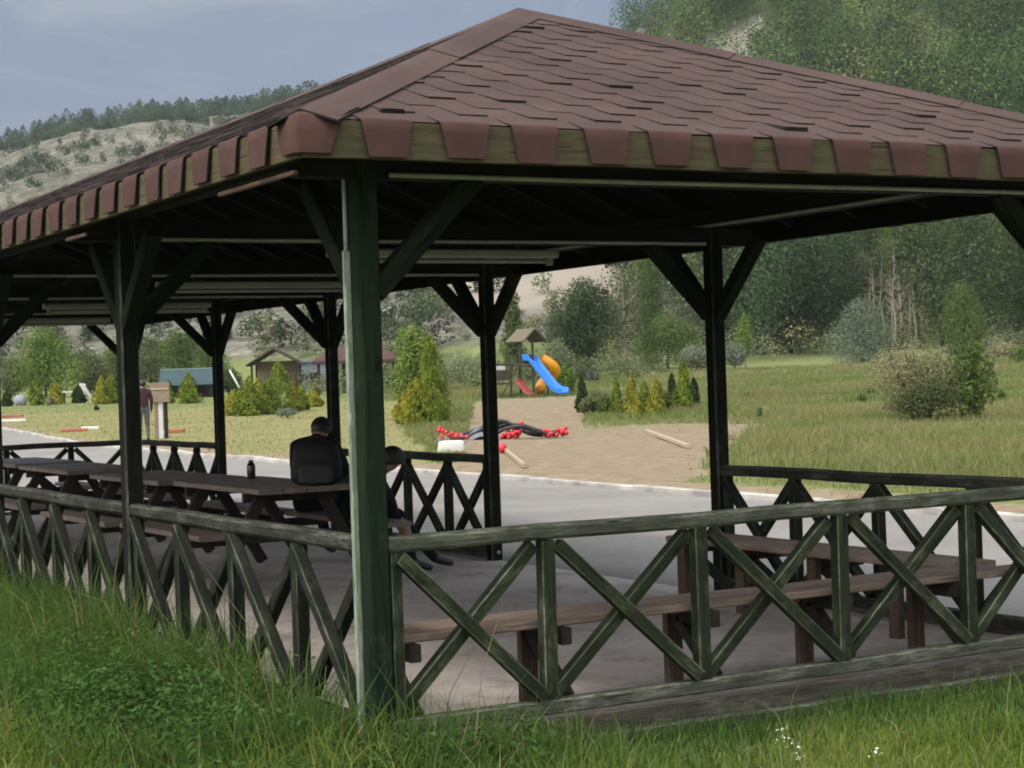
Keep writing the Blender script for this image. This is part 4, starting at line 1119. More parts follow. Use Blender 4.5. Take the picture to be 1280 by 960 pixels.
def tree(name, xp, D, top_px_h, w_px, mat, label, cat='tree', shape='round', z0f=.18, n=1500, leaf=None, bark='barkdark', group=None, trunk_r=.045, wid=.5, forks=6, trunks=1):
    k = D / FPX; h = top_px_h * k; w = w_px * k * 1.18; r = random.Random(int(xp * 13 + D))
    t = empty(name, spot(xp, D), r.uniform(0, 6)); tag(t, label, cat, group)
    leaf = (leaf or max(.05, 2.2 * k)) * (.54 if D > 90 else .66); n = int(n * (3.9 if D > 90 else 2.7))
    P = []; Dn = []
    rr = np.random.default_rng(int(xp * 7 + D))
    bl = crown_blobs(h, w, h * z0f, shape, r)
    vol = np.array([b[1][0] * b[1][2] for b in bl]); vol /= vol.sum()
    for (c, ra), f in zip(bl, vol):
        p, d = blob_points(c, ra, max(8, int(n * f)), rr, .5); P.append(p); Dn.append(d)
    P = np.vstack(P); Dn = np.vstack(Dn); P[:, 2] = np.maximum(P[:, 2], .03)
    V, F = leaves(P, Dn, leaf, wid, rr)
    np_obj('crown', V, F, LM[mat], t)
    if trunks == 1:
        trunk_mesh(h * .82, max(.02, h * trunk_r * .5), forks, r).build('trunk', M[bark], t)
    else:
        for q in range(trunks):
            a = q * 2.4 + r.uniform(0, 1); mb = MB(); x, y = math.cos(a) * w * .06, math.sin(a) * w * .06
            mb.tube([(x, y, -.1), (x * 2.5, y * 2.5, h * .35), (x * 5, y * 5, h * .75)], [h * .02, h * .014, h * .006], 6); mb.build('trunk', M[bark], t)
    return t
def conifer(xp, D, h_px, w_px, mat, label, group, n=900):
    w_px *= 1.5; h_px *= 1.06; n = int(n * 2.2)
    k = D / FPX; h = h_px * k; w = w_px * k; rr = np.random.default_rng(int(xp * 17 + D)); r = random.Random(int(xp * 5 + D))
    t = empty('conifer', spot(xp, D), r.uniform(0, 6)); tag(t, label, 'conifer', group)
    tz = rr.uniform(0, 1, n) ** 1.35; ang = rr.uniform(0, 2 * PI, n)
    lob = 1 + .30 * np.sin(ang * 3 + r.uniform(0, 6) + 7 * tz) + .22 * np.sin(ang * 5 + 19 * tz) + .12 * np.sin(ang * 9 - 31 * tz)
    rad = w / 2 * (1 - tz) ** .62 * (.55 + .45 * np.minimum(1, tz * 6 + .3)) * lob * (.65 + .38 * rr.uniform(0, 1, n))
    P = np.stack([np.cos(ang) * rad, np.sin(ang) * rad, .04 + tz * (h - .04)], 1)
    out = np.stack([np.cos(ang), np.sin(ang), np.full(n, .15)], 1)
    V, F = leaves(P, out, max(.03, 1.9 * k), .45, rr, 2.2, 1.2)
    np_obj('crown', V, F, LM[mat], t)
    MB().tube([(0, 0, -.08), (0, 0, h * .6)], [.03, .015], 6).build('trunk', M['barkdark'], t)
    return t

# conifers: left lawn
G1 = 'young conifers planted along the lawn'
cl = [(8, 97, 16, 9, 'conifd', 'small dark conifer cut by the left edge of the photo'), (45, 97, 31, 14, 'conif', 'green conifer left of the orange tinged bush'),
      (69, 98, 27, 14, 'conify', 'bronze tinged conifer right of the orange bush'), (98, 99, 20, 12, 'conifd', 'dark stubby conifer between white bench and white slide'),
      (127, 95, 33, 14, 'conify', 'bright yellow conifer, left of a touching pair by the second post'), (139, 96, 34, 16, 'conif', 'green conifer right of the yellow one in the touching pair'),
      (211, 93, 27, 9, 'conif', 'narrow conifer half hidden behind the wooden sign'), (236, 91, 36, 20, 'conif', 'conical conifer standing before the teal roofed shelter')]
for x, D, h, w, m, lb in cl: conifer(x, D, h, w, m, lb, G1, 700)
G2 = 'conifer hedge before the gabled shelter'
ch = [(291, 73, 28, 20, 'conify', 'low yellow conifer at the left end of the hedge'), (302, 72, 34, 16, 'conif', 'slim green conifer second in the hedge'), (312, 72, 46, 22, 'conif', 'full green conifer third in the hedge'),
      (323, 74, 42, 16, 'conify', 'yellow conifer in the middle of the hedge'), (335, 73, 40, 18, 'conif', 'green conifer left of the tallest in the hedge'), (349, 74, 60, 32, 'conif', 'tallest and widest conifer of the hedge'),
      (366, 75, 34, 14, 'conify', 'slim yellow conifer right of the tallest in the hedge'), (377, 76, 30, 11, 'conif', 'thin conifer at the right end of the hedge'), (392, 80, 24, 14, 'conify', 'small yellow conifer standing apart right of the hedge')]
for x, D, h, w, m, lb in ch: conifer(x, D, h, w, m, lb, G2, 1100)
tree('bush', 357, 68, 15, 26, 'blue', 'low blue green bush at the foot of the conifer hedge', 'bush', 'bush', 0, 500, .05, group=None, forks=3)
tree('bush', 62, 95, 15, 11, 'sand', 'orange tinged low bush between two conifers on the lawn', 'bush', 'bush', 0, 300, .06, forks=2)
tree('bush', 120, 85, 9, 6, 'dark', 'tiny dark shrub alone on the open lawn', 'bush', 'bush', 0, 150, .05, forks=2)
G3 = 'conifers beside the bright broadleaf tree'
for x, D, h, w, m, lb in [(540, 55, 105, 32, 'conif', 'tall pointed conifer behind the white tub'), (521, 55.5, 55, 28, 'conify', 'short yellow green conifer left of the tall pointed one'), (506, 57, 36, 22, 'conify', 'lowest yellow conifer beside the near corner post')]:
    conifer(x, D, h, w, m, lb, G3, 2600)
tree('tree', 517, 60, 118, 66, 'light', 'bright green broadleaf tree behind the pointed conifer', 'tree', 'round', .10, 3200, .075)
G4 = 'conifers in the rough grass right of the playground'
cr_ = [(727, 62, 42, 11, 'conifd', 'dark slim conifer leftmost in the rough grass row'), (770, 58, 46, 10, 'conif', 'slim green conifer right of the olive bush'), (789, 58, 48, 12, 'conify', 'yellow brown conifer between two green ones in the row'),
       (805, 59, 38, 14, 'conif', 'squat green conifer right of the yellow brown one'), (820, 57, 44, 16, 'conify', 'yellow green conifer before the dark narrow one'), (840, 66, 38, 10, 'conifd', 'dark narrow conifer left of the tallest in the row'),
       (854, 62, 58, 16, 'conif', 'tallest conifer of the rough grass row'), (867, 64, 34, 10, 'conifd', 'small dark conifer against the tall post'), (795, 56, 30, 12, 'conify', 'low yellow conifer in front of the row')]
for x, D, h, w, m, lb in cr_: conifer(x, D, h, w, m, lb, G4, 1300)
tree('bush', 741, 60, 36, 34, 'olive', 'round olive bush in the conifer row right of the playground', 'bush', 'bush', 0, 1100, .07, forks=3)
for x_, D_, h_, w_, m_, l_ in [(757, 59, 30, 22, 'mid', 'low green bush between the olive bush and a slim conifer'), (779, 60, 26, 20, 'olive', 'low olive shrub behind the yellow brown conifer'), (829, 60, 32, 22, 'mid', 'low green bush left of the dark narrow conifer')]:
    tree('bush', x_, D_, h_, w_, m_, l_, 'bush', 'bush', 0, 700, .06, forks=3)
tree('bush', 706, 86, 40, 28, 'light', 'bright green bush right behind the orange slide', 'bush', 'bush', 0, 900, .09, forks=3)

# trees beyond the lawn (left)
tree('tree', 58, 128, 86, 88, 'light', 'big pale green tree seen left of the second post', 'tree', 'round', .08, 2600, .16)
tree('tree', 14, 132, 50, 50, 'olive', 'olive tree at the left edge behind the lawn', 'tree', 'round', .1, 1300, .15)
tree('tree', 112, 134, 54, 52, 'olive', 'olive tree right of the big pale green one', 'tree', 'round', .1, 1400, .15)
tree('tree', 146, 137, 60, 46, 'mid', 'mid green tree just left of the second post', 'tree', 'round', .1, 1300, .15)
tree('tree', 190, 134, 70, 52, 'olive', 'olive tree right behind the wooden sign', 'tree', 'round', .1, 1600, .15)
tree('tree', 226, 128, 76, 56, 'mid', 'green tree behind the teal roofed shelter', 'tree', 'round', .1, 1800, .15)
tree('bush', 286, 104, 44, 32, 'dark', 'dark bush left of the leaning white pole', 'bush', 'bush', 0, 900, .12)
tree('tree', 262, 150, 60, 46, 'mid', 'small green tree on the slope foot behind a post', 'tree', 'round', .1, 1000, .16)
tree('tree', 470, 140, 55, 60, 'olive', 'olive tree behind the distant pavilion', 'tree', 'round', .1, 1200, .16)
tree('bush', 575, 120, 40, 60, 'pale', 'pale scrubby bush behind the hose heap', 'bush', 'bush', 0, 800, .13)
# trees behind the playground
tree('tree', 727, 125, 116, 92, 'dark', 'large rounded dark green tree behind the slides', 'tree', 'round', .06, 4200, .16)
tree('poplar', 643, 128, 118, 30, 'mid', 'narrow green poplar beside the roof of the play tower', 'tree', 'tall', .06, 1700, .15)
tree('bush', 697, 108, 58, 42, 'pale', 'pale grey green bush between play tower and dark tree', 'bush', 'bush', 0, 1500, .11)
tree('bush', 731, 105, 36, 30, 'olive', 'olive bush low in front of the large dark tree', 'bush', 'bush', 0, 800, .1)
tree('bush', 742, 102, 24, 14, 'blue', 'small blue grey bush right of the olive one', 'bush', 'bush', 0, 400, .1)
tree('tree', 783, 132, 128, 62, 'olive', 'sparse branchy tree right of the large dark one', 'tree', 'round', .12, 1100, .14, 'bark', None, .05, .5, 22)
tree('tree', 812, 140, 140, 60, 'mid', 'tall green tree partly behind the diagonal brace', 'tree', 'round', .1, 1900, .17)
tree('bush', 836, 124, 78, 74, 'mid', 'broad green bush left of the right post', 'bush', 'bush', 0, 2300, .14)
tree('bush', 872, 118, 42, 40, 'blue', 'blue grey willow bush half behind the right post', 'bush', 'bush', 0, 900, .12)
tree('bush', 919, 116, 42, 30, 'blue', 'blue grey willow bush just right of the right post', 'bush', 'bush', 0, 800, .12)
tree('tree', 933, 120, 66, 24, 'light', 'slender young light green tree with a bare stem', 'tree', 'tall', .30, 700, .12, 'bark')
tree('bush', 1079, 119, 72, 92, 'blue', 'large blue green pyramid shaped bush at the field edge', 'bush', 'tall', .0, 3200, .12, forks=8)
tree('poplar', 1207, 122, 96, 62, 'mid', 'upright green poplar before the wood on the right', 'tree', 'tall', .03, 2400, .13)
# right field shrubs
tree('tamarisk_bush', 1150, 46, 116, 118, 'sand', 'sandy flowered tamarisk bush with dark bare stems in the meadow', 'bush', 'bush', .10, 3000, .055, 'barkdark', None, .04, .42, 10, 9)
tree('bush', 1156, 45.4, 62, 92, 'olive', 'olive lower growth spreading around the tamarisk stems', 'bush', 'bush', .02, 2600, .05, forks=8)
tree('sapling', 1217, 45, 98, 58, 'mid', 'leafy green sapling leaning against the tamarisk bush', 'tree', 'round', .10, 1100, .075)
G5 = 'small weeds standing in the meadow'
for x, D, h, w in [(948, 50, 20, 9), (1076, 62, 14, 12), (1088, 70, 12, 10), (1251, 60, 18, 10), (935, 70, 12, 12)]:
    tree('meadow_weed', x, D, h, w, 'mid', 'small dark green weed standing alone in the meadow', 'plant', 'bush', 0, 160, .05, group=G5, forks=2)
G6 = 'pale blossoming bushes below the wood'
for x, D, h, w, lb in [(1236, 135, 24, 34, 'pale blossoming bush right of the upright poplar'), (1262, 140, 26, 36, 'pale blossoming bush nearest the right edge, upper one'), (1255, 118, 26, 50, 'sandy low bush behind the sapling'), (1290, 110, 30, 50, 'green bush cut by the right edge of the photo'), (1195, 130, 20, 30, 'pale low bush left of the upright poplar foot')]:
    tree('bush', x, D, h, w, 'sand' if 'sandy' in lb else ('mid' if 'green' in lb else 'pale'), lb, 'bush', 'bush', 0, 700, .12, group=G6, forks=3)

# trees at the edge of the wood, with bare stems
G7 = 'trees at the edge of the wood'
edge_trees = [(955, 150, 150, 70, 'dark', 'dark tree at the left end of the wood'), (990, 158, 175, 80, 'mid', 'tall mid green tree second along the wood edge'), (1022, 150, 150, 70, 'dark', 'dark tree left of the blue green bush'),
              (1055, 160, 180, 84, 'dark', 'tall dark tree above the blue green bush'), (1100, 162, 185, 70, 'mid', 'bare stemmed tree left in the stand of pale trunks'), (1128, 158, 175, 60, 'mid', 'bare stemmed tree in the middle of the pale trunks'),
              (1150, 163, 190, 66, 'dark', 'dark crowned tree right in the stand of pale trunks'), (1180, 160, 180, 70, 'mid', 'green tree behind the upright poplar'), (1225, 158, 180, 80, 'dark', 'dark tree right of the upright poplar'),
              (1262, 156, 185, 80, 'mid', 'mid green tree at the right end of the wood'), (1305, 154, 190, 90, 'dark', 'dark tree cut by the right edge of the photo'), (925, 156, 150, 60, 'olive', 'olive tree just right of the right post, behind the willow')]
for x, D, h, w, m, lb in edge_trees:
    bare = 1085 < x < 1160
    tree('woodland_tree', x, D, h, w, m, lb, 'tree', 'round', .55 if bare else .08, 2300, .19, 'bark' if bare else 'barkdark', G7, .035, .5, 14 if bare else 6)
for x, D, h in [(1086, 152, 92), (1094, 150, 84), (1108, 151, 95), (1117, 150, 80), (1123, 149, 104), (1139, 151, 78), (1146, 150, 70)]:
    k = D / FPX; r = random.Random(x)
    t = empty('bare_sapling', spot(x, D), r.uniform(0, 6)); tag(t, 'thin pale leaning trunk in the stand of bare stems', 'tree', 'thin pale trunks in the wood')
    trunk_mesh(h * k * 1.25, .13, 5, r, 6, .18, .10).build('trunk', M['bark'], t)
    P, d = blob_points((0, 0, h * k * 1.25), (.9, .9, .8), 360, np.random.default_rng(x), .3)
    V, F = leaves(P, d, .09); np_obj('crown', V, F, LM['olive'], t)

# ------------------------------------------------------------------ far woods and scrub: one mass each
def mass(name, pts, hs, ws, mat, n, leaf, seed, cone=False, kind='stuff', label=None, cat=None):
    rr = np.random.default_rng(seed); P = []; Dn = []; S = []
    for p, h, w in zip(pts, hs, ws):
        if cone:
            tz = rr.uniform(0, 1, n) ** 1.2; a = rr.uniform(0, 2 * PI, n); rad = w / 2 * (1 - tz) ** .7 * (.5 + .6 * rr.uniform(0, 1, n))
            q = np.stack([np.cos(a) * rad, np.sin(a) * rad, h * (.12 + .88 * tz)], 1); d = np.stack([np.cos(a), np.sin(a), np.full(n, .4)], 1)
        else:
            q = []; d = []; n = n // 3 * 3
            for b in range(3):
                c = (rr.normal(0, w * .16), rr.normal(0, w * .16), h * (.35 + .2 * b)); x, y = blob_points(c, (w * .34, w * .34, h * .28), n // 3, rr, .6); q.append(x); d.append(y)
            q = np.vstack(q); d = np.vstack(d)
        P.append(q + np.array(p)); Dn.append(d * .9 + np.array([0, 0, .35])); S.append(np.full(len(q), leaf * (h / np.mean(hs)) ** .5))
    P = np.vstack(P); Dn = np.vstack(Dn); S = np.concatenate(S)
    V, F = leaves(P, Dn, S, .6, rr)
    o = np_obj(name, V, F, LM['far_' + mat]); tag(o, label, cat, kind='stuff')
    per_tree = rr.uniform(.45, 1.6, len(pts)); warm = rr.uniform(.85, 1.2, len(pts)); m = len(V) // len(pts)
    tc_ = np.repeat(np.stack([per_tree * warm, per_tree, per_tree * .95, np.ones(len(pts))], 1), m, 0).astype(np.float32)
    ca = o.data.color_attributes.new('tint', 'FLOAT_COLOR', 'POINT'); ca.data.foreach_set('color', tc_.ravel())
def scatter(n, x0, x1, s0, s1, seed, dens=None):
    rr = np.random.default_rng(seed); out = []; xs = []; ss = []
    tries = 0
    while len(out) < n and tries < n * 30:
        tries += 1
        x = rr.uniform(x0, x1); s = rr.uniform(s0, s1)
        if dens is not None and rr.uniform() > dens(x, s): continue
        ft = np.interp(x, FTX, FTD); dr = np.interp(x, SKX, SKD); D = ft + s * (dr - ft)
        out.append(spot(x, D)); xs.append(x); ss.append(s)
    return out, np.array(xs), np.array(ss)
rr = np.random.default_rng(5)
def bare(x, s): return (896 < x + 12 * math.sin(s * 55) < 962 and .26 < s < .455)
for nm, mt, n, sd_, hm, lb in (('hillside_wood', 'mid', 480, 1, 8.5, 'green wood covering the hillside above the roof'), ('hillside_wood', 'dark', 420, 2, 9, 'darker trees through the hillside wood'), ('hillside_wood', 'light', 230, 3, 5.5, 'lighter scrub through the hillside wood'), ('hillside_wood', 'olive', 200, 8, 6, 'olive trees through the hillside wood')):
    def dn(x, s, mt=mt):
        if bare(x, s): return 0
        k = .35 + .65 * min(1, max(0, (x - 806) / 90))
        c = float(fbm(np.array(x / 60), np.array(s * 9), 31))
        if mt == 'dark': return k * (1.0 if (x < 1010 and s > .5) else (.9 if c > .5 else .25))
        if mt == 'light': return k * (.05 if (x < 980 and s > .55) else (1 if c < .5 else .4))
        return k * (.25 if (x < 980 and s > .6) else .9)
    p, xs, ss = scatter(n, 806, 1500, .0, 1.12, sd_, dn)
    hs = hm * rr.uniform(.5, 1.9, len(p)); mass(nm, p, hs, hs * rr.uniform(.6, .95, len(p)), mt, 600, .17, sd_, False, label=lb, cat='wood')
p, xs, ss = scatter(800, -160, 800, .88, 1.02, 12, lambda x, s: 1 if x < 520 else .6)
hs = rr.uniform(3.0, 6.8, len(p)); mass('hilltop_pines', p, hs, hs * 1.1, 'dark', 300, .22, 12, True, label='dark pines along the crest of the left hill', cat='wood')
p, xs, ss = scatter(1500, -160, 820, .02, .9, 13, lambda x, s: min(1, .25 + 1.2 * max(0, float(fbm(np.array(x / 45), np.array(s * 8), 41)) - .38)) * (.10 if 560 < x < 760 else 1))
hs = rr.uniform(1.2, 3.4, len(p)) ** 1.0; mass('hillside_scrub', p, hs, hs * rr.uniform(.9, 1.5, len(p)), 'dark', 130, .17, 13, label='dark scrub dotted over the pale left hillside', cat='scrub')
p, xs, ss = scatter(300, -160, 820, .0, .35, 14, lambda x, s: (.15 if 560 < x < 760 else .8))
hs = rr.uniform(1.5, 3.6, len(p)); mass('hillside_scrub', p, hs, hs * rr.uniform(.9, 1.4, len(p)), 'olive', 150, .17, 14, label='olive scrub along the foot of the pale hillside', cat='scrub')
p, xs, ss = scatter(420, 440, 575, .10, .60, 15, lambda x, s: 1 if x < 552 - (0.45 - s) * 120 else 0)
hs = rr.uniform(2.0, 4.2, len(p)); mass('hillside_scrub', p, hs, hs * 1.2, 'dark', 260, .17, 15, label='dense dark scrub on the slope right of the near corner post', cat='scrub')
p, xs, ss = scatter(220, 880, 1500, -.12, .16, 16, lambda x, s: 0 if (1075 < x < 1165 and s < .03) else 1)
hs = rr.uniform(8, 14, len(p)); mass('woodland', p, hs, hs * .6, 'dark', 800, .15, 16, label='dense dark wood at the foot of the right hill', cat='wood')
p, xs, ss = scatter(170, 380, 900, -.16, .06, 18)
hs = rr.uniform(.6, 1.7, len(p)); mass('undergrowth', p, hs, hs * 1.7, 'olive', 170, .075, 18, label='pale green scrub along the foot of the hill behind the playground', cat='undergrowth')
p, xs, ss = scatter(90, 900, 1500, -.16, -.02, 17)
hs = rr.uniform(1.0, 3.2, len(p)); mass('undergrowth', p, hs, hs * 1.5, 'olive', 170, .10, 17, label='olive undergrowth along the wood edge', cat='undergrowth')
# pale river stones across the far field
rr2 = np.random.default_rng(21); sb = MB()
for q in range(150):
    x = rr2.uniform(760, 1400); D = rr2.uniform(101, 120); s = spot(x, D); r_ = rr2.uniform(.04, .15) 
    sb.ball((s.x, s.y, s.z + r_ * .2), (r_ * 1.4, r_, r_ * .7), 7, 5, .1)
o = sb.build('river_gravel', M['rock']); tag(o, 'band of pale river stones along the far edge of the meadow', 'stones', kind='stuff')

# ------------------------------------------------------------------ grass
def blades(name, P, h, w, mat, seed, lean=.35, label=None, cat='grass'):
    r = np.random.default_rng(seed); n = len(P)
    a = r.uniform(0, 2 * PI, n); f = np.stack([np.cos(a), np.sin(a), np.zeros(n)], 1)
    b = r.uniform(0, 2 * PI, n); g = np.stack([np.cos(b), np.sin(b), np.zeros(n)], 1)
    h = h[:, None]; w = (w * r.uniform(.6, 1.3, n))[:, None]; k = (lean * r.uniform(.2, 1.6, n))[:, None]
    mid = P + g * h * k * .35; mid[:, 2] += (h * .58)[:, 0]
    tip = P + g * h * k; tip[:, 2] += (h * (1 - .35 * k ** 2))[:, 0]
    V = np.stack([P - f * w, P + f * w, mid - f * w * .75, mid + f * w * .75, tip], 1).reshape(-1, 3)
    i = np.arange(n)[:, None] * 5
    F = np.concatenate([i + np.array([[0, 1, 3]]), i + np.array([[0, 3, 2]]), i + np.array([[2, 3, 4]])], 0)
    o = np_obj(name, V, F, LM[mat]); tag(o, label, cat, kind='stuff')
    return o
rg = np.random.default_rng(77)
def polar_pts(n, x0, x1, D0, D1, r, power=1.0):
    u = r.uniform(0, 1, n); D = (D0 ** power + u * (D1 ** power - D0 ** power)) ** (1 / power)
    L = (r.uniform(x0, x1, n) - 640) / FPX * D
    x = CAM[0] + FH[0] * D + RH[0] * L; y = CAM[1] + FH[1] * D + RH[1] * L
    return x, y, D
def outside(x, y): return ~((x > -.06) & (x < W + .12) & (y > -.10)) & ~((x > W + .1) & (y > -.45)) & (x < 9)
x, y, D = polar_pts(330000, -330, 1620, 4.6, 17, rg, 1.4)
k = outside(x, y); x, y, D = x[k], y[k], D[k]
cl_ = fbm(x * 1.7, y * 1.7, 51)
left = sstep(.15, -.5, x) * 0 + (1 - sstep(-.25, .35, x)) * sstep(-1.2, .8, y)
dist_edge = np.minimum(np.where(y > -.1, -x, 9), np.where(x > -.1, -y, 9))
hgt = .09 + .17 * np.clip(cl_ - .28, 0, 1) + left * (.10 + .42 * np.clip(cl_ - .25, 0, 1))
hgt += .16 * np.exp(-(x / .45) ** 2) * sstep(-.6, .6, y)
hgt += .16 * np.exp(-((x - .15) / .6) ** 2 - ((y + .15) / .35) ** 2)
hgt *= np.where((x > 1.0) & (y < 0), .8, 1.0) * np.where((x < 0) & (y > .2), .86, 1.0)
P = np.stack([x, y, terrain(x, y) - .01], 1)
hh = hgt * rg.uniform(.45, 1.25, len(x))
sel = rg.uniform(0, 1, len(x)) < .93
hh = hh * (1 + .5 * (rg.uniform(0, 1, len(x)) < .05))
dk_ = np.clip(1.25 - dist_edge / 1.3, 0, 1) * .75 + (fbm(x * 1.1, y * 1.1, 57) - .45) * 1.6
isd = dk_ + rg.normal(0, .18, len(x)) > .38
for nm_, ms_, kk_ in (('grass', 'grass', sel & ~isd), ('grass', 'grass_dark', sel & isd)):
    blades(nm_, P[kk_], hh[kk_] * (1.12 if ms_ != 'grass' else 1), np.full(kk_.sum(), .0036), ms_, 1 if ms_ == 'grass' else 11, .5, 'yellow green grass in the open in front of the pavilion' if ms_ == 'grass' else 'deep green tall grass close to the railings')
dry = rg.uniform(0, 1, len(x)) < .035 + .12 * np.clip(fbm(x * .9, y * .9, 61) - .48, 0, 1)
blades('grass', P[dry], hh[dry] * 1.15, np.full(dry.sum(), .0032), 'straw', 2, .8, 'dry straw stalks through the near grass')
pk = rg.choice(len(x), 420, replace=False)
blades('grass_stalks', P[pk], hh[pk] * 1.7 + .10, np.full(420, .0024), 'straw', 8, .45, 'tall pale seed stalks standing above the near grass')
# broad leaved weeds
wp = []; wd = []
for q in range(900):
    a = rg.uniform(0, 1)
    if a < .62:
        cx, cy = rg.normal(-.62, .34), rg.normal(1.2, .7)
    elif a < .85:
        cx, cy = rg.uniform(-1.3, -.12), rg.uniform(2.2, 6.5)
    else:
        cx, cy = rg.uniform(-.9, .6), rg.uniform(-.45, -.15)
    if cx > -.12 and cy > -.12: continue
    hh_ = rg.uniform(.12, .46) * (1.0 if cy > -.1 else .5)
    m = 34
    zz = rg.uniform(.25, 1, m) * hh_; sp2 = rg.normal(0, .055, (m, 2))
    wp.append(np.stack([cx + sp2[:, 0], cy + sp2[:, 1], -.1 + zz], 1)); wd.append(np.stack([sp2[:, 0] * 6, sp2[:, 1] * 6, np.full(m, .9)], 1))
V, F = leaves(np.vstack(wp), np.vstack(wd), .0165, .40, rg)
o = np_obj('weeds', V, F, LM['weed']); tag(o, 'broad leaved green weeds growing up against the left railing', 'weeds', kind='stuff')
fp_ = []; fd = []
for cx, cy in [(1.25, -1.05), (1.29, -1.0), (1.2, -1.2), (1.45, -1.35), (-1.2, .2)]:
    m = 12; z = rg.uniform(.1, .17); fp_.append(np.stack([cx + rg.normal(0, .016, m), cy + rg.normal(0, .016, m), -.1 + z + rg.normal(0, .018, m)], 1)); fd.append(rg.normal(0, 1, (m, 3)))
V, F = leaves(np.vstack(fp_), np.vstack(fd), .0055, .8, rg)
o = np_obj('wildflowers', V, F, LM['flower']); tag(o, 'sprinkle of tiny white wildflowers in the near grass', 'wildflowers', kind='stuff')
# meadow beyond the kerb
x, y, D = polar_pts(300000, 480, 1600, 19, 118, rg, 1.15)
zc = zones(x, y); k = (x > kerb_u(y) + .35) & (zc[:, 0] + .55 * fbm(x * 1.2, y * 1.2, 71) < .72) & (zc[:, 2] < .5)
x, y, D = x[k], y[k], D[k]
cm = fbm(x / 2.2, y / 2.2, 81)
h = (.10 + .34 * np.clip(cm - .25, 0, 1)) * rg.uniform(.5, 1.4, len(x)) * np.clip((x - kerb_u(y)) / 2.5, .35, 1)
P = np.stack([x, y, terrain(x, y) - .02], 1)
pick = fbm(x / 5.5, y / 2.5, 87) + rg.normal(0, .10, len(x))
for ms_, kk_, hm_, lb_ in (('meadow', (pick < .56) & (pick > .40), 1, 'tall rough meadow grass beyond the road'), ('meadow_dark', pick <= .40, .85, 'deeper green patches of meadow grass'), ('meadow_dry', pick >= .56, 1.15, 'bleached grass in the meadow')):
    blades('meadow_grass', P[kk_], h[kk_] * hm_, (.0045 + D * .00016)[kk_], ms_, 3, .5, lb_)
x, y, D = polar_pts(5000, 350, 1500, 17, 60, rg, 1.2)
zc = zones(x, y); k = (x > kerb_u(y) + .2) & (zc[:, 0] + .5 * fbm(x * .9, y * .9, 91) > .62) & (zc[:, 0] < .93)
x, y, D = x[k], y[k], D[k]
P = np.stack([x, y, terrain(x, y) - .01], 1)
blades('dry_grass', P, rg.uniform(.02, .09, len(x)), .003 + D * .00010, 'straw', 4, 1.1, 'dry straw coloured grass scattered on the bare earth')
x, y, D = polar_pts(16000, -120, 520, 36, 100, rg, 1.2)
k = (x > kerb_u(y) + .35); x, y, D = x[k], y[k], D[k]
P = np.stack([x, y, terrain(x, y) - .01], 1)
s1 = rg.uniform(0, 1, len(x)) < .7
blades('lawn_grass', P[s1], rg.uniform(.03, .09, s1.sum()), .004 + D[s1] * .00016, 'meadow', 5, .8, 'thin green grass of the left lawn')
blades('lawn_grass', P[~s1], rg.uniform(.03, .10, (~s1).sum()), .004 + D[~s1] * .00014, 'straw', 6, .8, 'dry grass through the left lawn')

# ------------------------------------------------------------------ air
HAZE = .00018
if HAZE:
    hz = MB(); hz.box((CAM[0], CAM[1], 150), (2900, 2900, 310))
    hm_ = bpy.data.materials.new('haze_air'); hm_.use_nodes = True; hn = hm_.node_tree
    hn.nodes.remove(hn.nodes['Principled BSDF']); pv = hn.nodes.new('ShaderNodeVolumePrincipled')
    pv.inputs['Color'].default_value = (.80, .87, .95, 1); pv.inputs['Density'].default_value = HAZE; pv.inputs['Anisotropy'].default_value = .2
    hn.links.new(pv.outputs[0], hn.nodes['Material Output'].inputs['Volume'])
    tag(hz.build('haze', hm_), 'thin pale haze in the valley air', 'haze', kind='stuff')
# ------------------------------------------------------------------ sky, sun, camera
SUN_DIR = Vector((-.80, -.12, 1.05)).normalized()          # towards the sun
SUN_STR, SUN_ANG, SKY_STR, BACK = 2.5, 12.0, .10, 9.5
w = bpy.data.worlds.new('World'); SC.world = w; w.use_nodes = True
nt = w.node_tree; bg = nt.nodes['Background']
sky = nt.nodes.new('ShaderNodeTexSky'); sky.sky_type = 'NISHITA'; sky.sun_disc = False
sky.sun_elevation = math.asin(SUN_DIR.z); sky.sun_rotation = math.atan2(SUN_DIR.x, SUN_DIR.y)
sky.air_density = 1.2; sky.dust_density = 2.5
tc = nt.nodes.new('ShaderNodeTexCoord'); mp = nt.nodes.new('ShaderNodeMapping'); mp.inputs['Scale'].default_value = (1.6, 1.6, 5.0)
nt.links.new(tc.outputs['Generated'], mp.inputs['Vector'])
c1 = noise(nt, mp.outputs[0], 4.2, 7, .6, .8)
r1 = ramp(nt, [(.32, (1.40, 1.85, 2.95)), (.50, (1.70, 2.18, 3.15)), (.66, (2.6, 3.0, 3.6))]); nt.links.new(c1, r1.inputs[0])
r2 = ramp(nt, [(.2, .80), (.5, .95)]); nt.links.new(c1, r2.inputs[0])
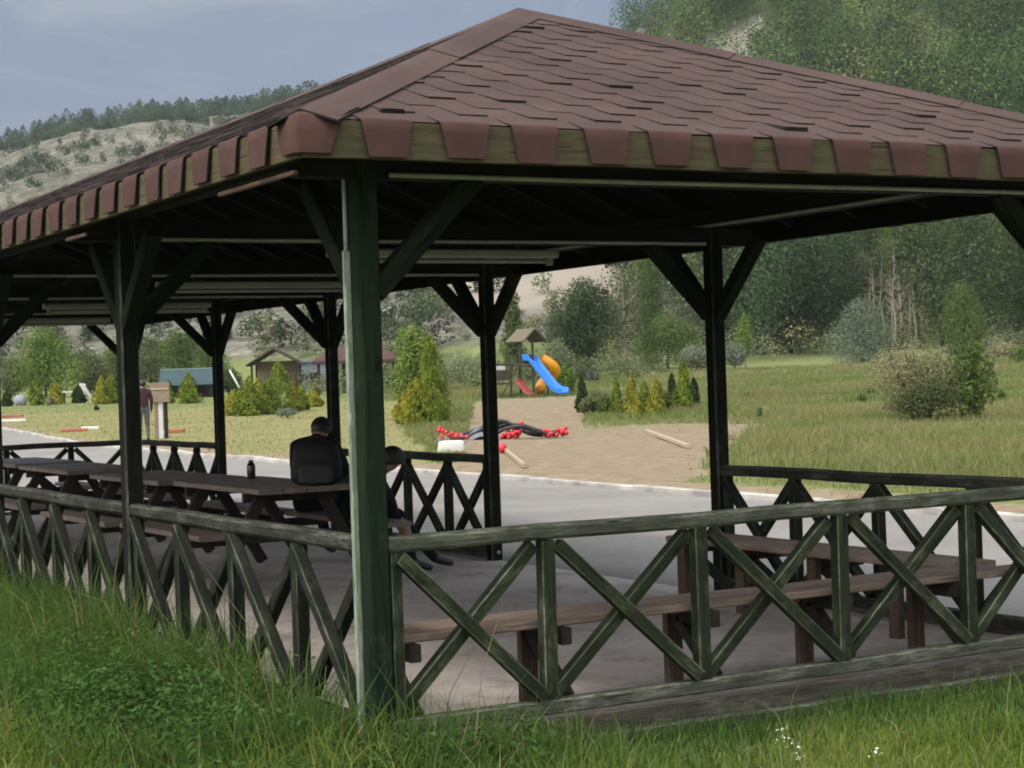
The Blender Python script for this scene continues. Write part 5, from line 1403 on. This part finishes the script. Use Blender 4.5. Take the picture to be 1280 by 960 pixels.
# sky on the sun's side brightened and warmed, added fill for floor and grass
dt = N(nt, 'ShaderNodeVectorMath', operation='DOT_PRODUCT'); dt.inputs[1].default_value = Vector((-.60, -.30, .74)).normalized()
nt.links.new(tc.outputs['Generated'], dt.inputs[0])
hm = N(nt, 'ShaderNodeMath', operation='MULTIPLY_ADD'); hm.inputs[1].default_value = .5; hm.inputs[2].default_value = .5
nt.links.new(dt.outputs['Value'], hm.inputs[0])
mr = N(nt, 'ShaderNodeMapRange'); mr.interpolation_type = 'SMOOTHSTEP'; mr.inputs['From Min'].default_value = .36; mr.inputs['From Max'].default_value = .92; mr.inputs['To Min'].default_value = 1.0; mr.inputs['To Max'].default_value = BACK
nt.links.new(hm.outputs[0], mr.inputs['Value'])
vm = N(nt, 'ShaderNodeVectorMath', operation='SCALE'); nt.links.new(mix(nt, sky.outputs[0], r1.outputs[0], r2.outputs[0]), vm.inputs[0]); nt.links.new(mr.outputs[0], vm.inputs['Scale'])
wr = N(nt, 'ShaderNodeMapRange'); wr.interpolation_type = 'SMOOTHSTEP'; wr.inputs['From Min'].default_value = .36; wr.inputs['From Max'].default_value = .75
nt.links.new(hm.outputs[0], wr.inputs['Value'])
nt.links.new(mix(nt, vm.outputs[0], mix(nt, vm.outputs[0], (1.22, 1.0, .74), 1.0, 'MULTIPLY'), wr.outputs[0]), bg.inputs['Color'])
bg.inputs['Strength'].default_value = SKY_STR
sl = bpy.data.lights.new('sun', 'SUN'); sl.energy = SUN_STR; sl.angle = math.radians(SUN_ANG); sl.color = (1, .955, .88)
so_ = link(bpy.data.objects.new('sun', sl)); so_.rotation_euler = (-SUN_DIR).to_track_quat('-Z', 'Y').to_euler(); so_.location = SUN_DIR * 60

cd_ = bpy.data.cameras.new('camera'); cd_.sensor_width = 36; cd_.sensor_fit = 'HORIZONTAL'; cd_.lens = FPX / 1280 * 36
cd_.clip_start = .1; cd_.clip_end = 5000
co = link(bpy.data.objects.new('camera', cd_))
mw = Matrix((Vector(RT), Vector(UP), -Vector(FW))).transposed().to_4x4(); mw.translation = Vector(CAM)
co.matrix_world = mw
SC.camera = co
SC.view_settings.view_transform = 'Standard'; SC.view_settings.look = 'None'
SC.view_settings.exposure = .15; SC.view_settings.gamma = 1; SC.view_settings.use_curve_mapping = False
SC.render.engine = 'CYCLES'
SC.cycles.use_denoising = True; SC.cycles.filter_width = 1.9
SC.cycles.max_bounces = 6; SC.cycles.diffuse_bounces = 3; SC.cycles.glossy_bounces = 2; SC.cycles.transmission_bounces = 4
SC.cycles.use_adaptive_sampling = True
